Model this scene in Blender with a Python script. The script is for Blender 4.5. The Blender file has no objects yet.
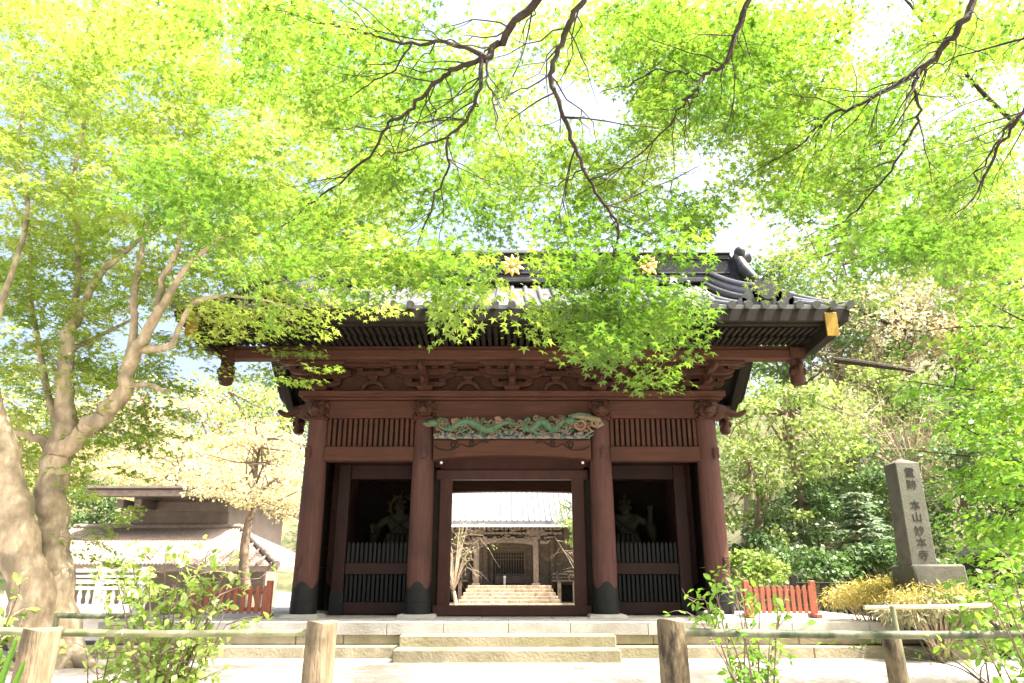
import bpy, bmesh, math, random
import numpy as np
from mathutils import Vector, Matrix

random.seed(7)
R = np.random.default_rng(11)
rad = math.radians
S = bpy.context.scene
COL = S.collection

# ------------------------------------------------------------------ camera, sky, sun, exposure
CH, TILT, FPX = 1.1, math.atan(236.5 / 722), 722.0
cam_d = bpy.data.cameras.new("camera")
cam_d.sensor_width = 36.0
cam_d.lens = FPX / 1024 * 36
cam_d.clip_end = 600
cam = bpy.data.objects.new("camera", cam_d)
cam.location = (0, 0, CH)
cam.rotation_euler = (math.pi / 2 + TILT, 0, 0)
COL.objects.link(cam)
S.camera = cam

SUN_EL, SUN_AZ = rad(62), rad(106)      # azimuth clockwise from +Y: from the right, a little behind the camera
W = bpy.data.worlds.new("World")
S.world = W
W.use_nodes = True
nt = W.node_tree
sky = nt.nodes.new("ShaderNodeTexSky")
sky.sky_type = 'NISHITA'
sky.sun_disc = False
sky.sun_elevation = SUN_EL
sky.sun_rotation = SUN_AZ
sky.dust_density = 10.0
sky.ozone_density = 0.0
sky.air_density = 1.0
nt.links.new(sky.outputs[0], nt.nodes["Background"].inputs[0])
nt.nodes["Background"].inputs[1].default_value = 0.15
sd = bpy.data.lights.new("sun", 'SUN')
sd.energy = 4.6
sd.angle = rad(0.53)
sd.color = (1.0, 0.95, 0.86)
sun = bpy.data.objects.new("sun", sd)
dvec = Vector((math.sin(SUN_AZ) * math.cos(SUN_EL), math.cos(SUN_AZ) * math.cos(SUN_EL), math.sin(SUN_EL)))
sun.rotation_euler = dvec.to_track_quat('Z', 'Y').to_euler()
sun.location = dvec * 40
COL.objects.link(sun)

S.view_settings.view_transform = 'Standard'
S.view_settings.look = 'None'
S.view_settings.exposure = 1.97
S.view_settings.gamma = 1.0
S.render.engine = 'CYCLES'
S.cycles.use_denoising = True
S.cycles.max_bounces = 8
S.cycles.diffuse_bounces = 5
S.cycles.glossy_bounces = 2
S.cycles.transmission_bounces = 5
S.cycles.transparent_max_bounces = 4
S.cycles.caustics_reflective = False
S.cycles.caustics_refractive = False
S.cycles.sample_clamp_indirect = 6

# ------------------------------------------------------------------ measuring helpers
_c, _s = math.cos(TILT), math.sin(TILT)


def at(px, py, Y):
    """point of the plane y = Y that is seen in direction (px, py): used to take measures off the photograph"""
    u, v = (px - 512) / FPX, (341.5 - py) / FPX
    t = Y / (_c - v * _s)
    return Vector((u * t, Y, CH + (_s + v * _c) * t))


def sst(a, b, x):
    t = np.clip((x - a) / (b - a), 0, 1)
    return t * t * (3 - 2 * t)


def ground_z(x, y):
    x = np.asarray(x, float)
    y = np.asarray(y, float)
    z = -0.5 * sst(20, 42, y)
    hr = np.clip(x - 6.4 - 0.12 * (y - 18), 0, 40) * 0.85
    hr = hr * sst(15.5, 24, y)
    hr = hr - 0.012 * hr * hr
    z = z + np.clip(hr, 0, 24)
    z = z + 11 * sst(52, 85, y) + 6 * sst(-14, -40, x) * sst(24, 60, y)
    z = z + 0.25 * np.sin(x * 0.7 + y * 0.31) * np.clip(hr, 0, 1)
    return z


def gz(x, y):
    return float(ground_z(x, y))


# ------------------------------------------------------------------ materials
def mat(name, col, col2=None, scale=6.0, stretch=(1, 1, 1), rough=0.75, bump=0.0, bscale=None, metal=0.0, spec=0.3,
        lo=0.35, hi=0.65, detail=6.0, stain=None, sscale=1.2, slo=0.5, shi=0.72):
    m = bpy.data.materials.new(name)
    m.use_nodes = True
    t = m.node_tree
    b = t.nodes["Principled BSDF"]
    b.inputs["Roughness"].default_value = rough
    b.inputs["Metallic"].default_value = metal
    b.inputs["Specular IOR Level"].default_value = spec
    tc = t.nodes.new("ShaderNodeTexCoord")
    mp = t.nodes.new("ShaderNodeMapping")
    mp.inputs["Scale"].default_value = stretch
    t.links.new(tc.outputs["Object"], mp.inputs["Vector"])
    nz = t.nodes.new("ShaderNodeTexNoise")
    nz.inputs["Scale"].default_value = scale
    nz.inputs["Detail"].default_value = detail
    nz.inputs["Roughness"].default_value = 0.62
    t.links.new(mp.outputs[0], nz.inputs["Vector"])
    rp = t.nodes.new("ShaderNodeValToRGB")
    rp.color_ramp.elements[0].position = lo
    rp.color_ramp.elements[1].position = hi
    c2 = col2 if col2 else tuple(min(1, k * 1.35) for k in col)
    rp.color_ramp.elements[0].color = (*col, 1)
    rp.color_ramp.elements[1].color = (*c2, 1)
    t.links.new(nz.outputs[0], rp.inputs[0])
    out = rp.outputs[0]
    if stain:
        n2 = t.nodes.new("ShaderNodeTexNoise")
        n2.inputs["Scale"].default_value = sscale
        n2.inputs["Detail"].default_value = 5
        t.links.new(tc.outputs["Object"], n2.inputs["Vector"])
        r2 = t.nodes.new("ShaderNodeMapRange")
        r2.inputs[1].default_value = slo
        r2.inputs[2].default_value = shi
        t.links.new(n2.outputs[0], r2.inputs[0])
        mx = t.nodes.new("ShaderNodeMix")
        mx.data_type = 'RGBA'
        t.links.new(r2.outputs[0], mx.inputs[0])
        t.links.new(out, mx.inputs[6])
        mx.inputs[7].default_value = (*stain, 1)
        out = mx.outputs[2]
    t.links.new(out, b.inputs["Base Color"])
    if bump:
        bn = t.nodes.new("ShaderNodeTexNoise")
        bn.inputs["Scale"].default_value = bscale or scale * 3
        bn.inputs["Detail"].default_value = 5
        t.links.new(mp.outputs[0], bn.inputs["Vector"])
        bp = t.nodes.new("ShaderNodeBump")
        bp.inputs["Strength"].default_value = bump
        bp.inputs["Distance"].default_value = 0.02
        t.links.new(bn.outputs[0], bp.inputs["Height"])
        t.links.new(bp.outputs[0], b.inputs["Normal"])
    return m


def leaf_mat(name, dark, mid, light, trans=0.55, boost=(1.25, 1.25, 0.8), nscale=0.6):
    """thin leaf: reflects and lets light through; 'tone' is each leaf's own shade"""
    m = bpy.data.materials.new(name)
    m.use_nodes = True
    t = m.node_tree
    t.nodes.remove(t.nodes["Principled BSDF"])
    out = t.nodes["Material Output"]
    a = t.nodes.new("ShaderNodeAttribute")
    a.attribute_name = "tone"
    tc = t.nodes.new("ShaderNodeTexCoord")
    nz = t.nodes.new("ShaderNodeTexNoise")
    nz.inputs["Scale"].default_value = nscale
    nz.inputs["Detail"].default_value = 3
    t.links.new(tc.outputs["Object"], nz.inputs["Vector"])
    ad = t.nodes.new("ShaderNodeMath")
    ad.operation = 'MULTIPLY_ADD'
    ad.inputs[1].default_value = 0.45
    t.links.new(a.outputs["Fac"], ad.inputs[0])
    sb = t.nodes.new("ShaderNodeMapRange")
    sb.inputs[1].default_value = 0.32
    sb.inputs[2].default_value = 0.68
    sb.inputs[4].default_value = 0.55
    t.links.new(nz.outputs[0], sb.inputs[0])
    t.links.new(sb.outputs[0], ad.inputs[2])
    rp = t.nodes.new("ShaderNodeValToRGB")
    e = rp.color_ramp.elements
    e[0].color = (*dark, 1)
    e[1].color = (*light, 1)
    k = e.new(0.5)
    k.color = (*mid, 1)
    t.links.new(ad.outputs[0], rp.inputs[0])
    df = t.nodes.new("ShaderNodeBsdfDiffuse")
    tr = t.nodes.new("ShaderNodeBsdfTranslucent")
    gl = t.nodes.new("ShaderNodeBsdfGlossy")
    gl.inputs["Roughness"].default_value = 0.45
    gl.inputs["Color"].default_value = (0.8, 0.8, 0.8, 1)
    vm = t.nodes.new("ShaderNodeVectorMath")
    vm.operation = 'MULTIPLY'
    vm.inputs[1].default_value = boost
    t.links.new(rp.outputs[0], vm.inputs[0])
    t.links.new(rp.outputs[0], df.inputs[0])
    t.links.new(vm.outputs[0], tr.inputs[0])
    m1 = t.nodes.new("ShaderNodeMixShader")
    m1.inputs[0].default_value = trans
    t.links.new(df.outputs[0], m1.inputs[1])
    t.links.new(tr.outputs[0], m1.inputs[2])
    m2 = t.nodes.new("ShaderNodeMixShader")
    m2.inputs[0].default_value = 0.035
    t.links.new(m1.outputs[0], m2.inputs[1])
    t.links.new(gl.outputs[0], m2.inputs[2])
    t.links.new(m2.outputs[0], out.inputs[0])
    return m


M = {}
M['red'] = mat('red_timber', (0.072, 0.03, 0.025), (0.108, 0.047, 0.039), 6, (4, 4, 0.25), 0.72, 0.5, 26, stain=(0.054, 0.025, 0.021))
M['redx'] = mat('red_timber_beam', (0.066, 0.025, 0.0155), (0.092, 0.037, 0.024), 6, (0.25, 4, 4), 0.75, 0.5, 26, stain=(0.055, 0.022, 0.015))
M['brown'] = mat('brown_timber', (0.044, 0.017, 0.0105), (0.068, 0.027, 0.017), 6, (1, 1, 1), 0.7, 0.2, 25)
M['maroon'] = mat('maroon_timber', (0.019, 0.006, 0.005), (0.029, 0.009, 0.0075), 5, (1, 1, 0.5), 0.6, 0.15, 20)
M['doorred'] = mat('dark_red_door_timber', (0.034, 0.011, 0.008), (0.05, 0.017, 0.012), 5, (1, 1, 0.5), 0.65, 0.3, 20)
M['dark'] = mat('dark_timber', (0.012, 0.008, 0.006), (0.022, 0.014, 0.01), 6, (1, 1, 1), 0.8, 0.2, 20)  # even near-black brown for inner boards, ceiling and carved scrolls
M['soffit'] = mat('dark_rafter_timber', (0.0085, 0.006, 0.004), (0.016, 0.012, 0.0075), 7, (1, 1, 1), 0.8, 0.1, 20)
M['black'] = mat('black_iron', (0.006, 0.0065, 0.0065), (0.013, 0.0135, 0.013), 14, rough=0.6, bump=0.15, spec=0.3)
M['blackslat'] = mat('black_painted_slats', (0.004, 0.0045, 0.005), (0.009, 0.0095, 0.01), 9, rough=0.6)
M['tile'] = mat('grey_roof_tile', (0.075, 0.079, 0.088), (0.13, 0.135, 0.147), 9, rough=0.5, bump=0.15, bscale=40, stain=(0.065, 0.065, 0.066), spec=0.4)
M['tiledk'] = mat('dark_ridge_tile', (0.022, 0.0235, 0.027), (0.045, 0.047, 0.052), 10, rough=0.5, bump=0.15, spec=0.4)
M['gold'] = mat('gold_leaf', (0.72, 0.50, 0.14), (0.85, 0.62, 0.22), 20, rough=0.34, metal=0.85)
M['dimgilt'] = mat('dim_old_gilding', (0.075, 0.05, 0.013), (0.14, 0.095, 0.03), 16, rough=0.4, metal=0.4)
M['goldpaint'] = mat('yellow_gold_cap', (0.27, 0.165, 0.025), (0.36, 0.235, 0.05), 12, rough=0.45, metal=0.3)
M['stone'] = mat('tuff_stone', (0.25, 0.215, 0.14), (0.37, 0.33, 0.235), 3.0, rough=0.9, bump=0.5, bscale=26, stain=(0.225, 0.21, 0.115), sscale=1.6)
M['stonetop'] = mat('pale_paving_stone', (0.34, 0.325, 0.3), (0.45, 0.435, 0.41), 4, rough=0.9, bump=0.3, bscale=30, stain=(0.26, 0.245, 0.21))
M['monument'] = mat('weathered_granite', (0.075, 0.073, 0.058), (0.125, 0.12, 0.1), 5, rough=0.85, bump=0.35, bscale=40, stain=(0.07, 0.078, 0.05), sscale=2.5)
M['ink'] = mat('black_carved_letters', (0.022, 0.021, 0.018), (0.035, 0.034, 0.03), 9, rough=0.8)
M['ground'] = mat('pale_sandy_ground', (0.33, 0.295, 0.265), (0.44, 0.405, 0.37), 1.6, rough=0.95, bump=0.5, bscale=60, stain=(0.25, 0.215, 0.18), sscale=0.8, slo=0.48, shi=0.75)
M['path'] = mat('stone_path', (0.36, 0.345, 0.33), (0.46, 0.445, 0.43), 2.0, rough=0.9, bump=0.25, bscale=50)
M['slope'] = mat('hillside_soil_and_moss', (0.055, 0.07, 0.028), (0.16, 0.14, 0.075), 0.9, rough=0.95, bump=0.8, bscale=7, stain=(0.06, 0.10, 0.03), sscale=0.35)
M['vermilion'] = mat('vermilion_paint', (0.27, 0.088, 0.052), (0.35, 0.12, 0.075), 9, (2, 2, 0.5), 0.55, 0.1, 30)
M['bark'] = mat('maple_bark', (0.29, 0.225, 0.145), (0.54, 0.445, 0.315), 9, (1, 1, 0.45), 0.9, 1.0, 16, stain=(0.22, 0.185, 0.125), sscale=3.0, slo=0.46, shi=0.62)
M['twig'] = mat('dark_branch_bark', (0.026, 0.019, 0.014), (0.055, 0.041, 0.03), 12, (1, 1, 1), 0.85, 0.4, 40)
M['twigpale'] = mat('pale_twig_bark', (0.30, 0.235, 0.165), (0.44, 0.36, 0.26), 12, rough=0.9)
M['trunk'] = mat('grey_brown_trunk', (0.13, 0.095, 0.065), (0.23, 0.18, 0.13), 8, (1, 1, 0.3), 0.9, 0.5, 20)
M['postwood'] = mat('weathered_post_wood', (0.16, 0.12, 0.07), (0.31, 0.25, 0.16), 5, (4, 4, 0.7), 0.9, 0.6, 16, stain=(0.08, 0.066, 0.04), sscale=6)
M['postdark'] = mat('mottled_dark_post_wood', (0.035, 0.028, 0.018), (0.17, 0.135, 0.08), 9, (2, 2, 0.7), 0.9, 0.7, 20, lo=0.4, hi=0.6)
M['bamboo'] = mat('weathered_green_bamboo', (0.11, 0.135, 0.06), (0.33, 0.33, 0.2), 2.6, (1.2, 1, 1), 0.5, 0.1, 30, lo=0.4, hi=0.62)
M['bamboodark'] = mat('mossy_dark_bamboo', (0.035, 0.05, 0.025), (0.17, 0.18, 0.11), 3.5, (1.2, 1, 1), 0.6, 0.1, 30, lo=0.42, hi=0.6)
M['bamboopale'] = mat('dry_bamboo', (0.46, 0.39, 0.25), (0.58, 0.51, 0.36), 5, (0.5, 1, 1), 0.55)
M['white'] = mat('white_paint', (0.72, 0.71, 0.69), (0.80, 0.79, 0.78), 5, rough=0.6)
M['plaster'] = mat('grey_brown_wall', (0.16, 0.135, 0.115), (0.2, 0.175, 0.15), 3, rough=0.85, stain=(0.14, 0.12, 0.1))
M['paleroof'] = mat('pale_brown_tile', (0.18, 0.145, 0.12), (0.26, 0.215, 0.18), 6, rough=0.8)
M['hallroof'] = mat('pale_copper_roof', (0.125, 0.135, 0.14), (0.175, 0.185, 0.19), 3, (1, 0.3, 0.3), 0.55)
M['hallwood'] = mat('bleached_hall_timber', (0.115, 0.09, 0.065), (0.19, 0.155, 0.115), 6, (1, 1, 1), 0.85, 0.3, 20)
M['halldark'] = mat('dark_hall_timber', (0.03, 0.025, 0.02), (0.055, 0.045, 0.036), 6, rough=0.85)
M['hallstone'] = mat('hall_step_stone', (0.26, 0.2, 0.13), (0.42, 0.35, 0.26), 4, rough=0.95, bump=0.6, bscale=12, stain=(0.26, 0.20, 0.13), sscale=3)
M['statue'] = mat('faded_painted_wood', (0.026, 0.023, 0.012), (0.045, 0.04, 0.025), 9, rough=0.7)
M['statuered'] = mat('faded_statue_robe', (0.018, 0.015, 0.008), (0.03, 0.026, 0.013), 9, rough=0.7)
M['cgreen'] = mat('carving_green', (0.045, 0.115, 0.062), (0.11, 0.185, 0.11), 14, rough=0.7)
M['cblue'] = mat('carving_blue_white', (0.05, 0.075, 0.1), (0.24, 0.22, 0.17), 16, rough=0.7, lo=0.42, hi=0.55)
M['cpink'] = mat('carving_pink', (0.2, 0.09, 0.06), (0.26, 0.19, 0.13), 12, rough=0.7)
M['cwhite'] = mat('carving_cream', (0.15, 0.125, 0.08), (0.23, 0.195, 0.135), 14, rough=0.75)

L = {}
L['near'] = leaf_mat('shaded_maple_leaf', (0.050, 0.135, 0.012), (0.115, 0.225, 0.022), (0.26, 0.345, 0.055), 0.58, (1.32, 1.28, 1.0), 0.9)  # same maple as the sunlit leaf, shade put into a darker green
L['mid'] = leaf_mat('sunlit_maple_leaf', (0.095, 0.19, 0.024), (0.20, 0.30, 0.05), (0.37, 0.42, 0.115), 0.55, (1.2, 1.2, 1.0), 0.7)  # lighter copy for the far boughs, sunlight put into the colour
L['left'] = leaf_mat('yellow_green_maple_leaf', (0.13, 0.245, 0.024), (0.29, 0.395, 0.062), (0.50, 0.54, 0.16), 0.56, (1.2, 1.22, 1.0), 0.5)
L['bush'] = leaf_mat('light_green_bush_leaf', (0.17, 0.29, 0.04), (0.33, 0.46, 0.10), (0.54, 0.60, 0.24), 0.45, (1.15, 1.15, 1.0), 1.5)
L['fresh'] = leaf_mat('fresh_green_leaf', (0.07, 0.19, 0.018), (0.15, 0.31, 0.03), (0.33, 0.45, 0.07), 0.5, (1.3, 1.3, 0.9), 0.9)
L['yg'] = leaf_mat('yellow_green_leaf', (0.105, 0.17, 0.035), (0.23, 0.31, 0.075), (0.42, 0.45, 0.15), 0.45, (1.15, 1.2, 1.0), 0.5)
L['leftyg'] = leaf_mat('bright_yellow_green_leaf', (0.19, 0.25, 0.05), (0.36, 0.41, 0.12), (0.54, 0.54, 0.22), 0.45, (1.15, 1.15, 1.0), 0.5)
L['dark'] = leaf_mat('dark_evergreen_leaf', (0.048, 0.095, 0.032), (0.10, 0.17, 0.056), (0.22, 0.28, 0.11), 0.32, (1.1, 1.2, 0.9), 0.6)
L['blue'] = leaf_mat('grey_green_needle', (0.12, 0.19, 0.11), (0.22, 0.31, 0.18), (0.40, 0.47, 0.31), 0.35, (1, 1, 1), 0.9)
L['pale'] = leaf_mat('pale_spring_leaf', (0.42, 0.37, 0.18), (0.58, 0.52, 0.29), (0.68, 0.62, 0.40), 0.5, (1, 1, 0.95), 0.5)
L['orange'] = leaf_mat('orange_yellow_leaf', (0.26, 0.25, 0.05), (0.46, 0.38, 0.10), (0.64, 0.57, 0.26), 0.4, (1.1, 1.1, 0.9), 1.5)
L['dry'] = leaf_mat('silvery_dry_leaf', (0.20, 0.21, 0.10), (0.37, 0.36, 0.21), (0.55, 0.52, 0.37), 0.35, (1, 1, 1), 1.5)


# ------------------------------------------------------------------ object helpers
BASE = {}


def tag(o, label=None, cat=None, group=None, kind=None):
    if label:
        o['label'] = label
    if cat:
        o['category'] = cat
    if group:
        o['group'] = group
    if kind:
        o['kind'] = kind
    return o


def thing(name, loc, label, cat, group=None):
    o = bpy.data.objects.new(name, None)
    o.empty_display_size = 0.2
    o.location = loc
    COL.objects.link(o)
    BASE[o.name] = Vector(loc)
    return tag(o, label, cat, group)


def link_mesh(name, me, material, parent, base=None):
    o = bpy.data.objects.new(name, me)
    COL.objects.link(o)
    if material:
        me.materials.append(material)
    if parent is not None:
        b = BASE[parent.name]
        me.transform(Matrix.Translation(-b))
        o.parent = parent
        BASE[o.name] = b
    elif base is not None:
        b = Vector(base)
        me.transform(Matrix.Translation(-b))
        o.location = b
        BASE[o.name] = b
    else:
        BASE[o.name] = Vector((0, 0, 0))
    return o


def copy_tree(o, parent=None):
    c = o.copy()
    COL.objects.link(c)
    if parent is not None:
        c.parent = parent
    for ch in list(o.children):
        copy_tree(ch, c)
    return c


class MB:
    def __init__(self):
        self.v, self.f = [], []

    def add(self, vs, fs):
        n = len(self.v)
        self.v += [tuple(p) for p in vs]
        self.f += [tuple(i + n for i in q) for q in fs]
        return self

    def box(self, x0, x1, y0, y1, z0, z1):
        vs = [(x, y, z) for z in (z0, z1) for y in (y0, y1) for x in (x0, x1)]
        return self.add(vs, [(0, 2, 3, 1), (4, 5, 7, 6), (0, 1, 5, 4), (2, 6, 7, 3), (0, 4, 6, 2), (1, 3, 7, 5)])

    def obox(self, c, size, mtx=None):
        hx, hy, hz = size[0] / 2, size[1] / 2, size[2] / 2
        vs = [Vector((x, y, z)) for z in (-hz, hz) for y in (-hy, hy) for x in (-hx, hx)]
        if mtx is not None:
            vs = [mtx @ p for p in vs]
        c = Vector(c)
        return self.add([p + c for p in vs], [(0, 2, 3, 1), (4, 5, 7, 6), (0, 1, 5, 4), (2, 6, 7, 3), (0, 4, 6, 2), (1, 3, 7, 5)])

    def frustum(self, c, s0, s1, h):
        """block: bottom s0=(x,y) at c, top s1 at c+h"""
        x, y, z = c
        vs = [(x + sx * s[0] / 2, y + sy * s[1] / 2, z + k * h) for k, s in ((0, s0), (1, s1)) for sy in (-1, 1) for sx in (-1, 1)]
        return self.add(vs, [(0, 2, 3, 1), (4, 5, 7, 6), (0, 1, 5, 4), (2, 6, 7, 3), (0, 4, 6, 2), (1, 3, 7, 5)])

    def prism(self, poly, axis, a, b):
        """poly of 2D points extruded along axis from a to b; axis x: (y,z), y: (x,z), z: (x,y)"""
        def p3(p, t):
            return (t, p[0], p[1]) if axis == 'x' else (p[0], t, p[1]) if axis == 'y' else (p[0], p[1], t)
        n = len(poly)
        vs = [p3(p, a) for p in poly] + [p3(p, b) for p in poly]
        fs = [tuple(range(n)), tuple(range(2 * n - 1, n - 1, -1))]
        fs += [(i, i + n, (i + 1) % n + n, (i + 1) % n) for i in range(n)]
        return self.add(vs, fs)

    def tube(self, pts, rads, n=8, cap=True):
        pts = [Vector(p) for p in pts]
        if not hasattr(rads, '__len__'):
            rads = [rads] * len(pts)
        vs, fs = [], []
        up = None
        for i, p in enumerate(pts):
            d = (pts[min(i + 1, len(pts) - 1)] - pts[max(i - 1, 0)])
            d = d.normalized() if d.length > 1e-9 else Vector((0, 0, 1))
            if up is None:
                ref = Vector((0, 0, 1)) if abs(d.z) < 0.9 else Vector((1, 0, 0))
                up = (ref - d * ref.dot(d)).normalized()
            else:
                up = (up - d * up.dot(d))
                up = up.normalized() if up.length > 1e-6 else d.orthogonal().normalized()
            sd_ = d.cross(up)
            for k in range(n):
                a = 2 * math.pi * k / n
                vs.append(p + (up * math.cos(a) + sd_ * math.sin(a)) * rads[i])
        for i in range(len(pts) - 1):
            for k in range(n):
                k2 = (k + 1) % n
                fs.append((i * n + k, i * n + k2, (i + 1) * n + k2, (i + 1) * n + k))
        if cap:
            fs.append(tuple(range(n - 1, -1, -1)))
            fs.append(tuple((len(pts) - 1) * n + k for k in range(n)))
        return self.add(vs, fs)

    def sphere(self, c, r, nu=12, nv=8):
        r = (r, r, r) if not hasattr(r, '__len__') else r
        vs = [(c[0], c[1], c[2] - r[2])]
        for j in range(1, nv):
            ph = math.pi * j / nv
            for i in range(nu):
                t = 2 * math.pi * i / nu
                vs.append((c[0] + r[0] * math.sin(ph) * math.cos(t), c[1] + r[1] * math.sin(ph) * math.sin(t), c[2] - r[2] * math.cos(ph)))
        vs.append((c[0], c[1], c[2] + r[2]))
        fs = [(0, 1 + (i + 1) % nu, 1 + i) for i in range(nu)]
        for j in range(nv - 2):
            for i in range(nu):
                a, b = 1 + j * nu + i, 1 + j * nu + (i + 1) % nu
                fs.append((a, b, b + nu, a + nu))
        k = len(vs) - 1
        o = 1 + (nv - 2) * nu
        fs += [(o + i, o + (i + 1) % nu, k) for i in range(nu)]
        return self.add(vs, fs)

    def lathe(self, prof, c, n=24):
        vs, fs = [], []
        for r, z in prof:
            for k in range(n):
                a = 2 * math.pi * k / n
                vs.append((c[0] + r * math.cos(a), c[1] + r * math.sin(a), c[2] + z))
        for i in range(len(prof) - 1):
            for k in range(n):
                k2 = (k + 1) % n
                fs.append((i * n + k, i * n + k2, (i + 1) * n + k2, (i + 1) * n + k))
        fs.append(tuple(range(n - 1, -1, -1)))
        fs.append(tuple((len(prof) - 1) * n + k for k in range(n)))
        return self.add(vs, fs)

    def build(self, name, material, parent=None, bev=0.0, smooth=35, base=None):
        me = bpy.data.meshes.new(name)
        me.from_pydata(self.v, [], self.f)
        if bev:
            bm = bmesh.new()
            bm.from_mesh(me)
            es = [e for e in bm.edges if len(e.link_faces) == 2 and e.calc_face_angle(0) > 0.6]
            bmesh.ops.bevel(bm, geom=es, offset=bev, segments=1, affect='EDGES', clamp_overlap=True)
            bm.to_mesh(me)
            bm.free()
        me.polygons.foreach_set('use_smooth', [True] * len(me.polygons))
        me.set_sharp_from_angle(angle=rad(smooth))
        return link_mesh(name, me, material, parent, base)


def spiral(cx, cz, r0, turns, a0, n=22, sgn=1):
    """flat spiral in the x-z plane"""
    out = []
    for i in range(n):
        t = i / (n - 1)
        a = a0 + sgn * turns * 2 * math.pi * t
        r = r0 * (1 - 0.82 * t)
        out.append((cx + r * math.cos(a), cz + r * math.sin(a)))
    return out


# ------------------------------------------------------------------ foliage helpers
def _maple():
    pts = [(0.0, -0.02)]
    lobes = [(-118, 0.52), (-62, 0.80), (0, 1.0), (62, 0.80), (118, 0.52)]
    nots = [(-88, 0.27), (-31, 0.34), (31, 0.34), (88, 0.27)]
    for i, (a, r) in enumerate(lobes):
        pts.append((math.sin(rad(a)) * r, math.cos(rad(a)) * r))
        if i < 4:
            pts.append((math.sin(rad(nots[i][0])) * nots[i][1], math.cos(rad(nots[i][0])) * nots[i][1]))
    return np.array([(x, y, -0.16 * (x * x + y * y) - 0.05 * abs(x)) for x, y in pts])


SHAPES = {
    'maple': _maple(),
    'oval': np.array([(0, 0, 0), (-0.27, 0.33, 0.05), (-0.22, 0.7, 0.02), (0, 1, -0.12), (0.22, 0.7, 0.02), (0.27, 0.33, 0.05)]),
    'quad': np.array([(0, 0, 0), (-0.36, 0.5, 0.06), (0, 1, -0.1), (0.36, 0.5, 0.06)]),
    'needle': np.array([(0, 0, 0), (-0.11, 0.5, 0.0), (0, 1, -0.1), (0.11, 0.5, 0.0)]),
}


def unit(a):
    return a / np.maximum(np.linalg.norm(a, axis=-1, keepdims=True), 1e-9)


def leaf_mesh(name, pos, dirs, norms, sizes, tones, shape, material, parent):
    """one mesh of many leaf faces"""
    sh = SHAPES[shape]
    k, n = len(sh), len(pos)
    d = unit(dirs)
    x = unit(np.cross(d, norms))
    z = np.cross(x, d)
    P = pos[:, None, :] + sizes[:, None, None] * (sh[None, :, 0:1] * x[:, None, :] + sh[None, :, 1:2] * d[:, None, :] + sh[None, :, 2:3] * z[:, None, :])
    me = bpy.data.meshes.new(name)
    me.vertices.add(n * k)
    me.vertices.foreach_set('co', P.astype(np.float32).ravel())
    me.loops.add(n * k)
    me.loops.foreach_set('vertex_index', np.arange(n * k, dtype=np.int32))
    me.polygons.add(n)
    me.polygons.foreach_set('loop_start', np.arange(0, n * k, k, dtype=np.int32))
    me.polygons.foreach_set('loop_total', np.full(n, k, dtype=np.int32))
    at_ = me.attributes.new('tone', 'FLOAT', 'FACE')
    at_.data.foreach_set('value', tones.astype(np.float32))
    me.update(calc_edges=True)
    return link_mesh(name, me, material, parent)


def spray_templates(nv=10, n_side=7, per=5, length=0.55, width=0.3):
    """flat fans of leaves on a twig, in the local frame: y along the twig, z up"""
    out = []
    for _ in range(nv):
        P, D = [], []
        for i in range(n_side):
            t = (i + 0.6) / n_side
            for sgn in (-1, 1):
                ln = width * (1.05 - 0.65 * t) * R.uniform(0.6, 1.2)
                ang = R.uniform(0.7, 1.05)
                for j in range(per):
                    q = (j + 0.7) / per * ln
                    px_ = sgn * q * math.sin(ang)
                    py_ = t * length + q * math.cos(ang)
                    P.append((px_ + R.normal(0, .022), py_ + R.normal(0, .022), R.normal(0, .022) - 0.22 * (px_ ** 2 + (py_ * .6) ** 2)))
                    a = sgn * (ang + R.normal(0, .5))
                    D.append((math.sin(a), math.cos(a), -0.25 + R.normal(0, .15)))
        P.append((0, length * 1.08, -0.06))
        D.append((0, 1, -.3))
        out.append((np.array(P), np.array(D)))
    return out


TEMPL = spray_templates()
TFINE = spray_templates(12, 9, 6, .6, .34)


def sprays_to_leaves(cent, axis, scale, size, jitter=0.35, keep=1.0, size_sd=0.2, templ=None):
    """sprays at cent with horizontal-ish direction axis"""
    templ = templ or TEMPL
    Ps, Ds, Ns, Ss, Ts = [], [], [], [], []
    for c, a, sc in zip(cent, axis, scale):
        P, D = templ[R.integers(len(templ))]
        a = np.array(a, float)
        a = a / np.linalg.norm(a)
        x = np.cross(a, (0, 0, 1.0))
        x = x / max(np.linalg.norm(x), 1e-6)
        z = np.cross(x, a)
        roll = R.normal(0, .18)
        x, z = x * math.cos(roll) + z * math.sin(roll), z * math.cos(roll) - x * math.sin(roll)
        B = np.stack([x, a, z])
        pp = (P - (0, 0.3, 0)) * sc
        m = R.random(len(P)) < keep
        n = m.sum()
        if n == 0:
            continue
        Ps.append(np.array(c) + pp[m] @ B)
        Ds.append(D[m] @ B)
        Ns.append(z[None, :] + R.normal(0, jitter, (n, 3)))
        Ss.append(size * np.clip(R.normal(1, size_sd, n), .5, 1.5))
        Ts.append(np.clip(R.normal(0.5, .28, n) + R.normal(0, .12), 0, 1))
    return [np.concatenate(q) for q in (Ps, Ds, Ns, Ss, Ts)]


def grid_samples(grid, n, cell=64.0, x0=0.0, y0=0.0):
    g = np.array(grid, float)
    p = (g / g.sum()).ravel()
    idx = R.choice(len(p), size=n, p=p)
    r, c = np.divmod(idx, g.shape[1])
    return np.stack([x0 + (c + R.random(n)) * cell, y0 + (r + R.random(n)) * cell], 1)


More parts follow.
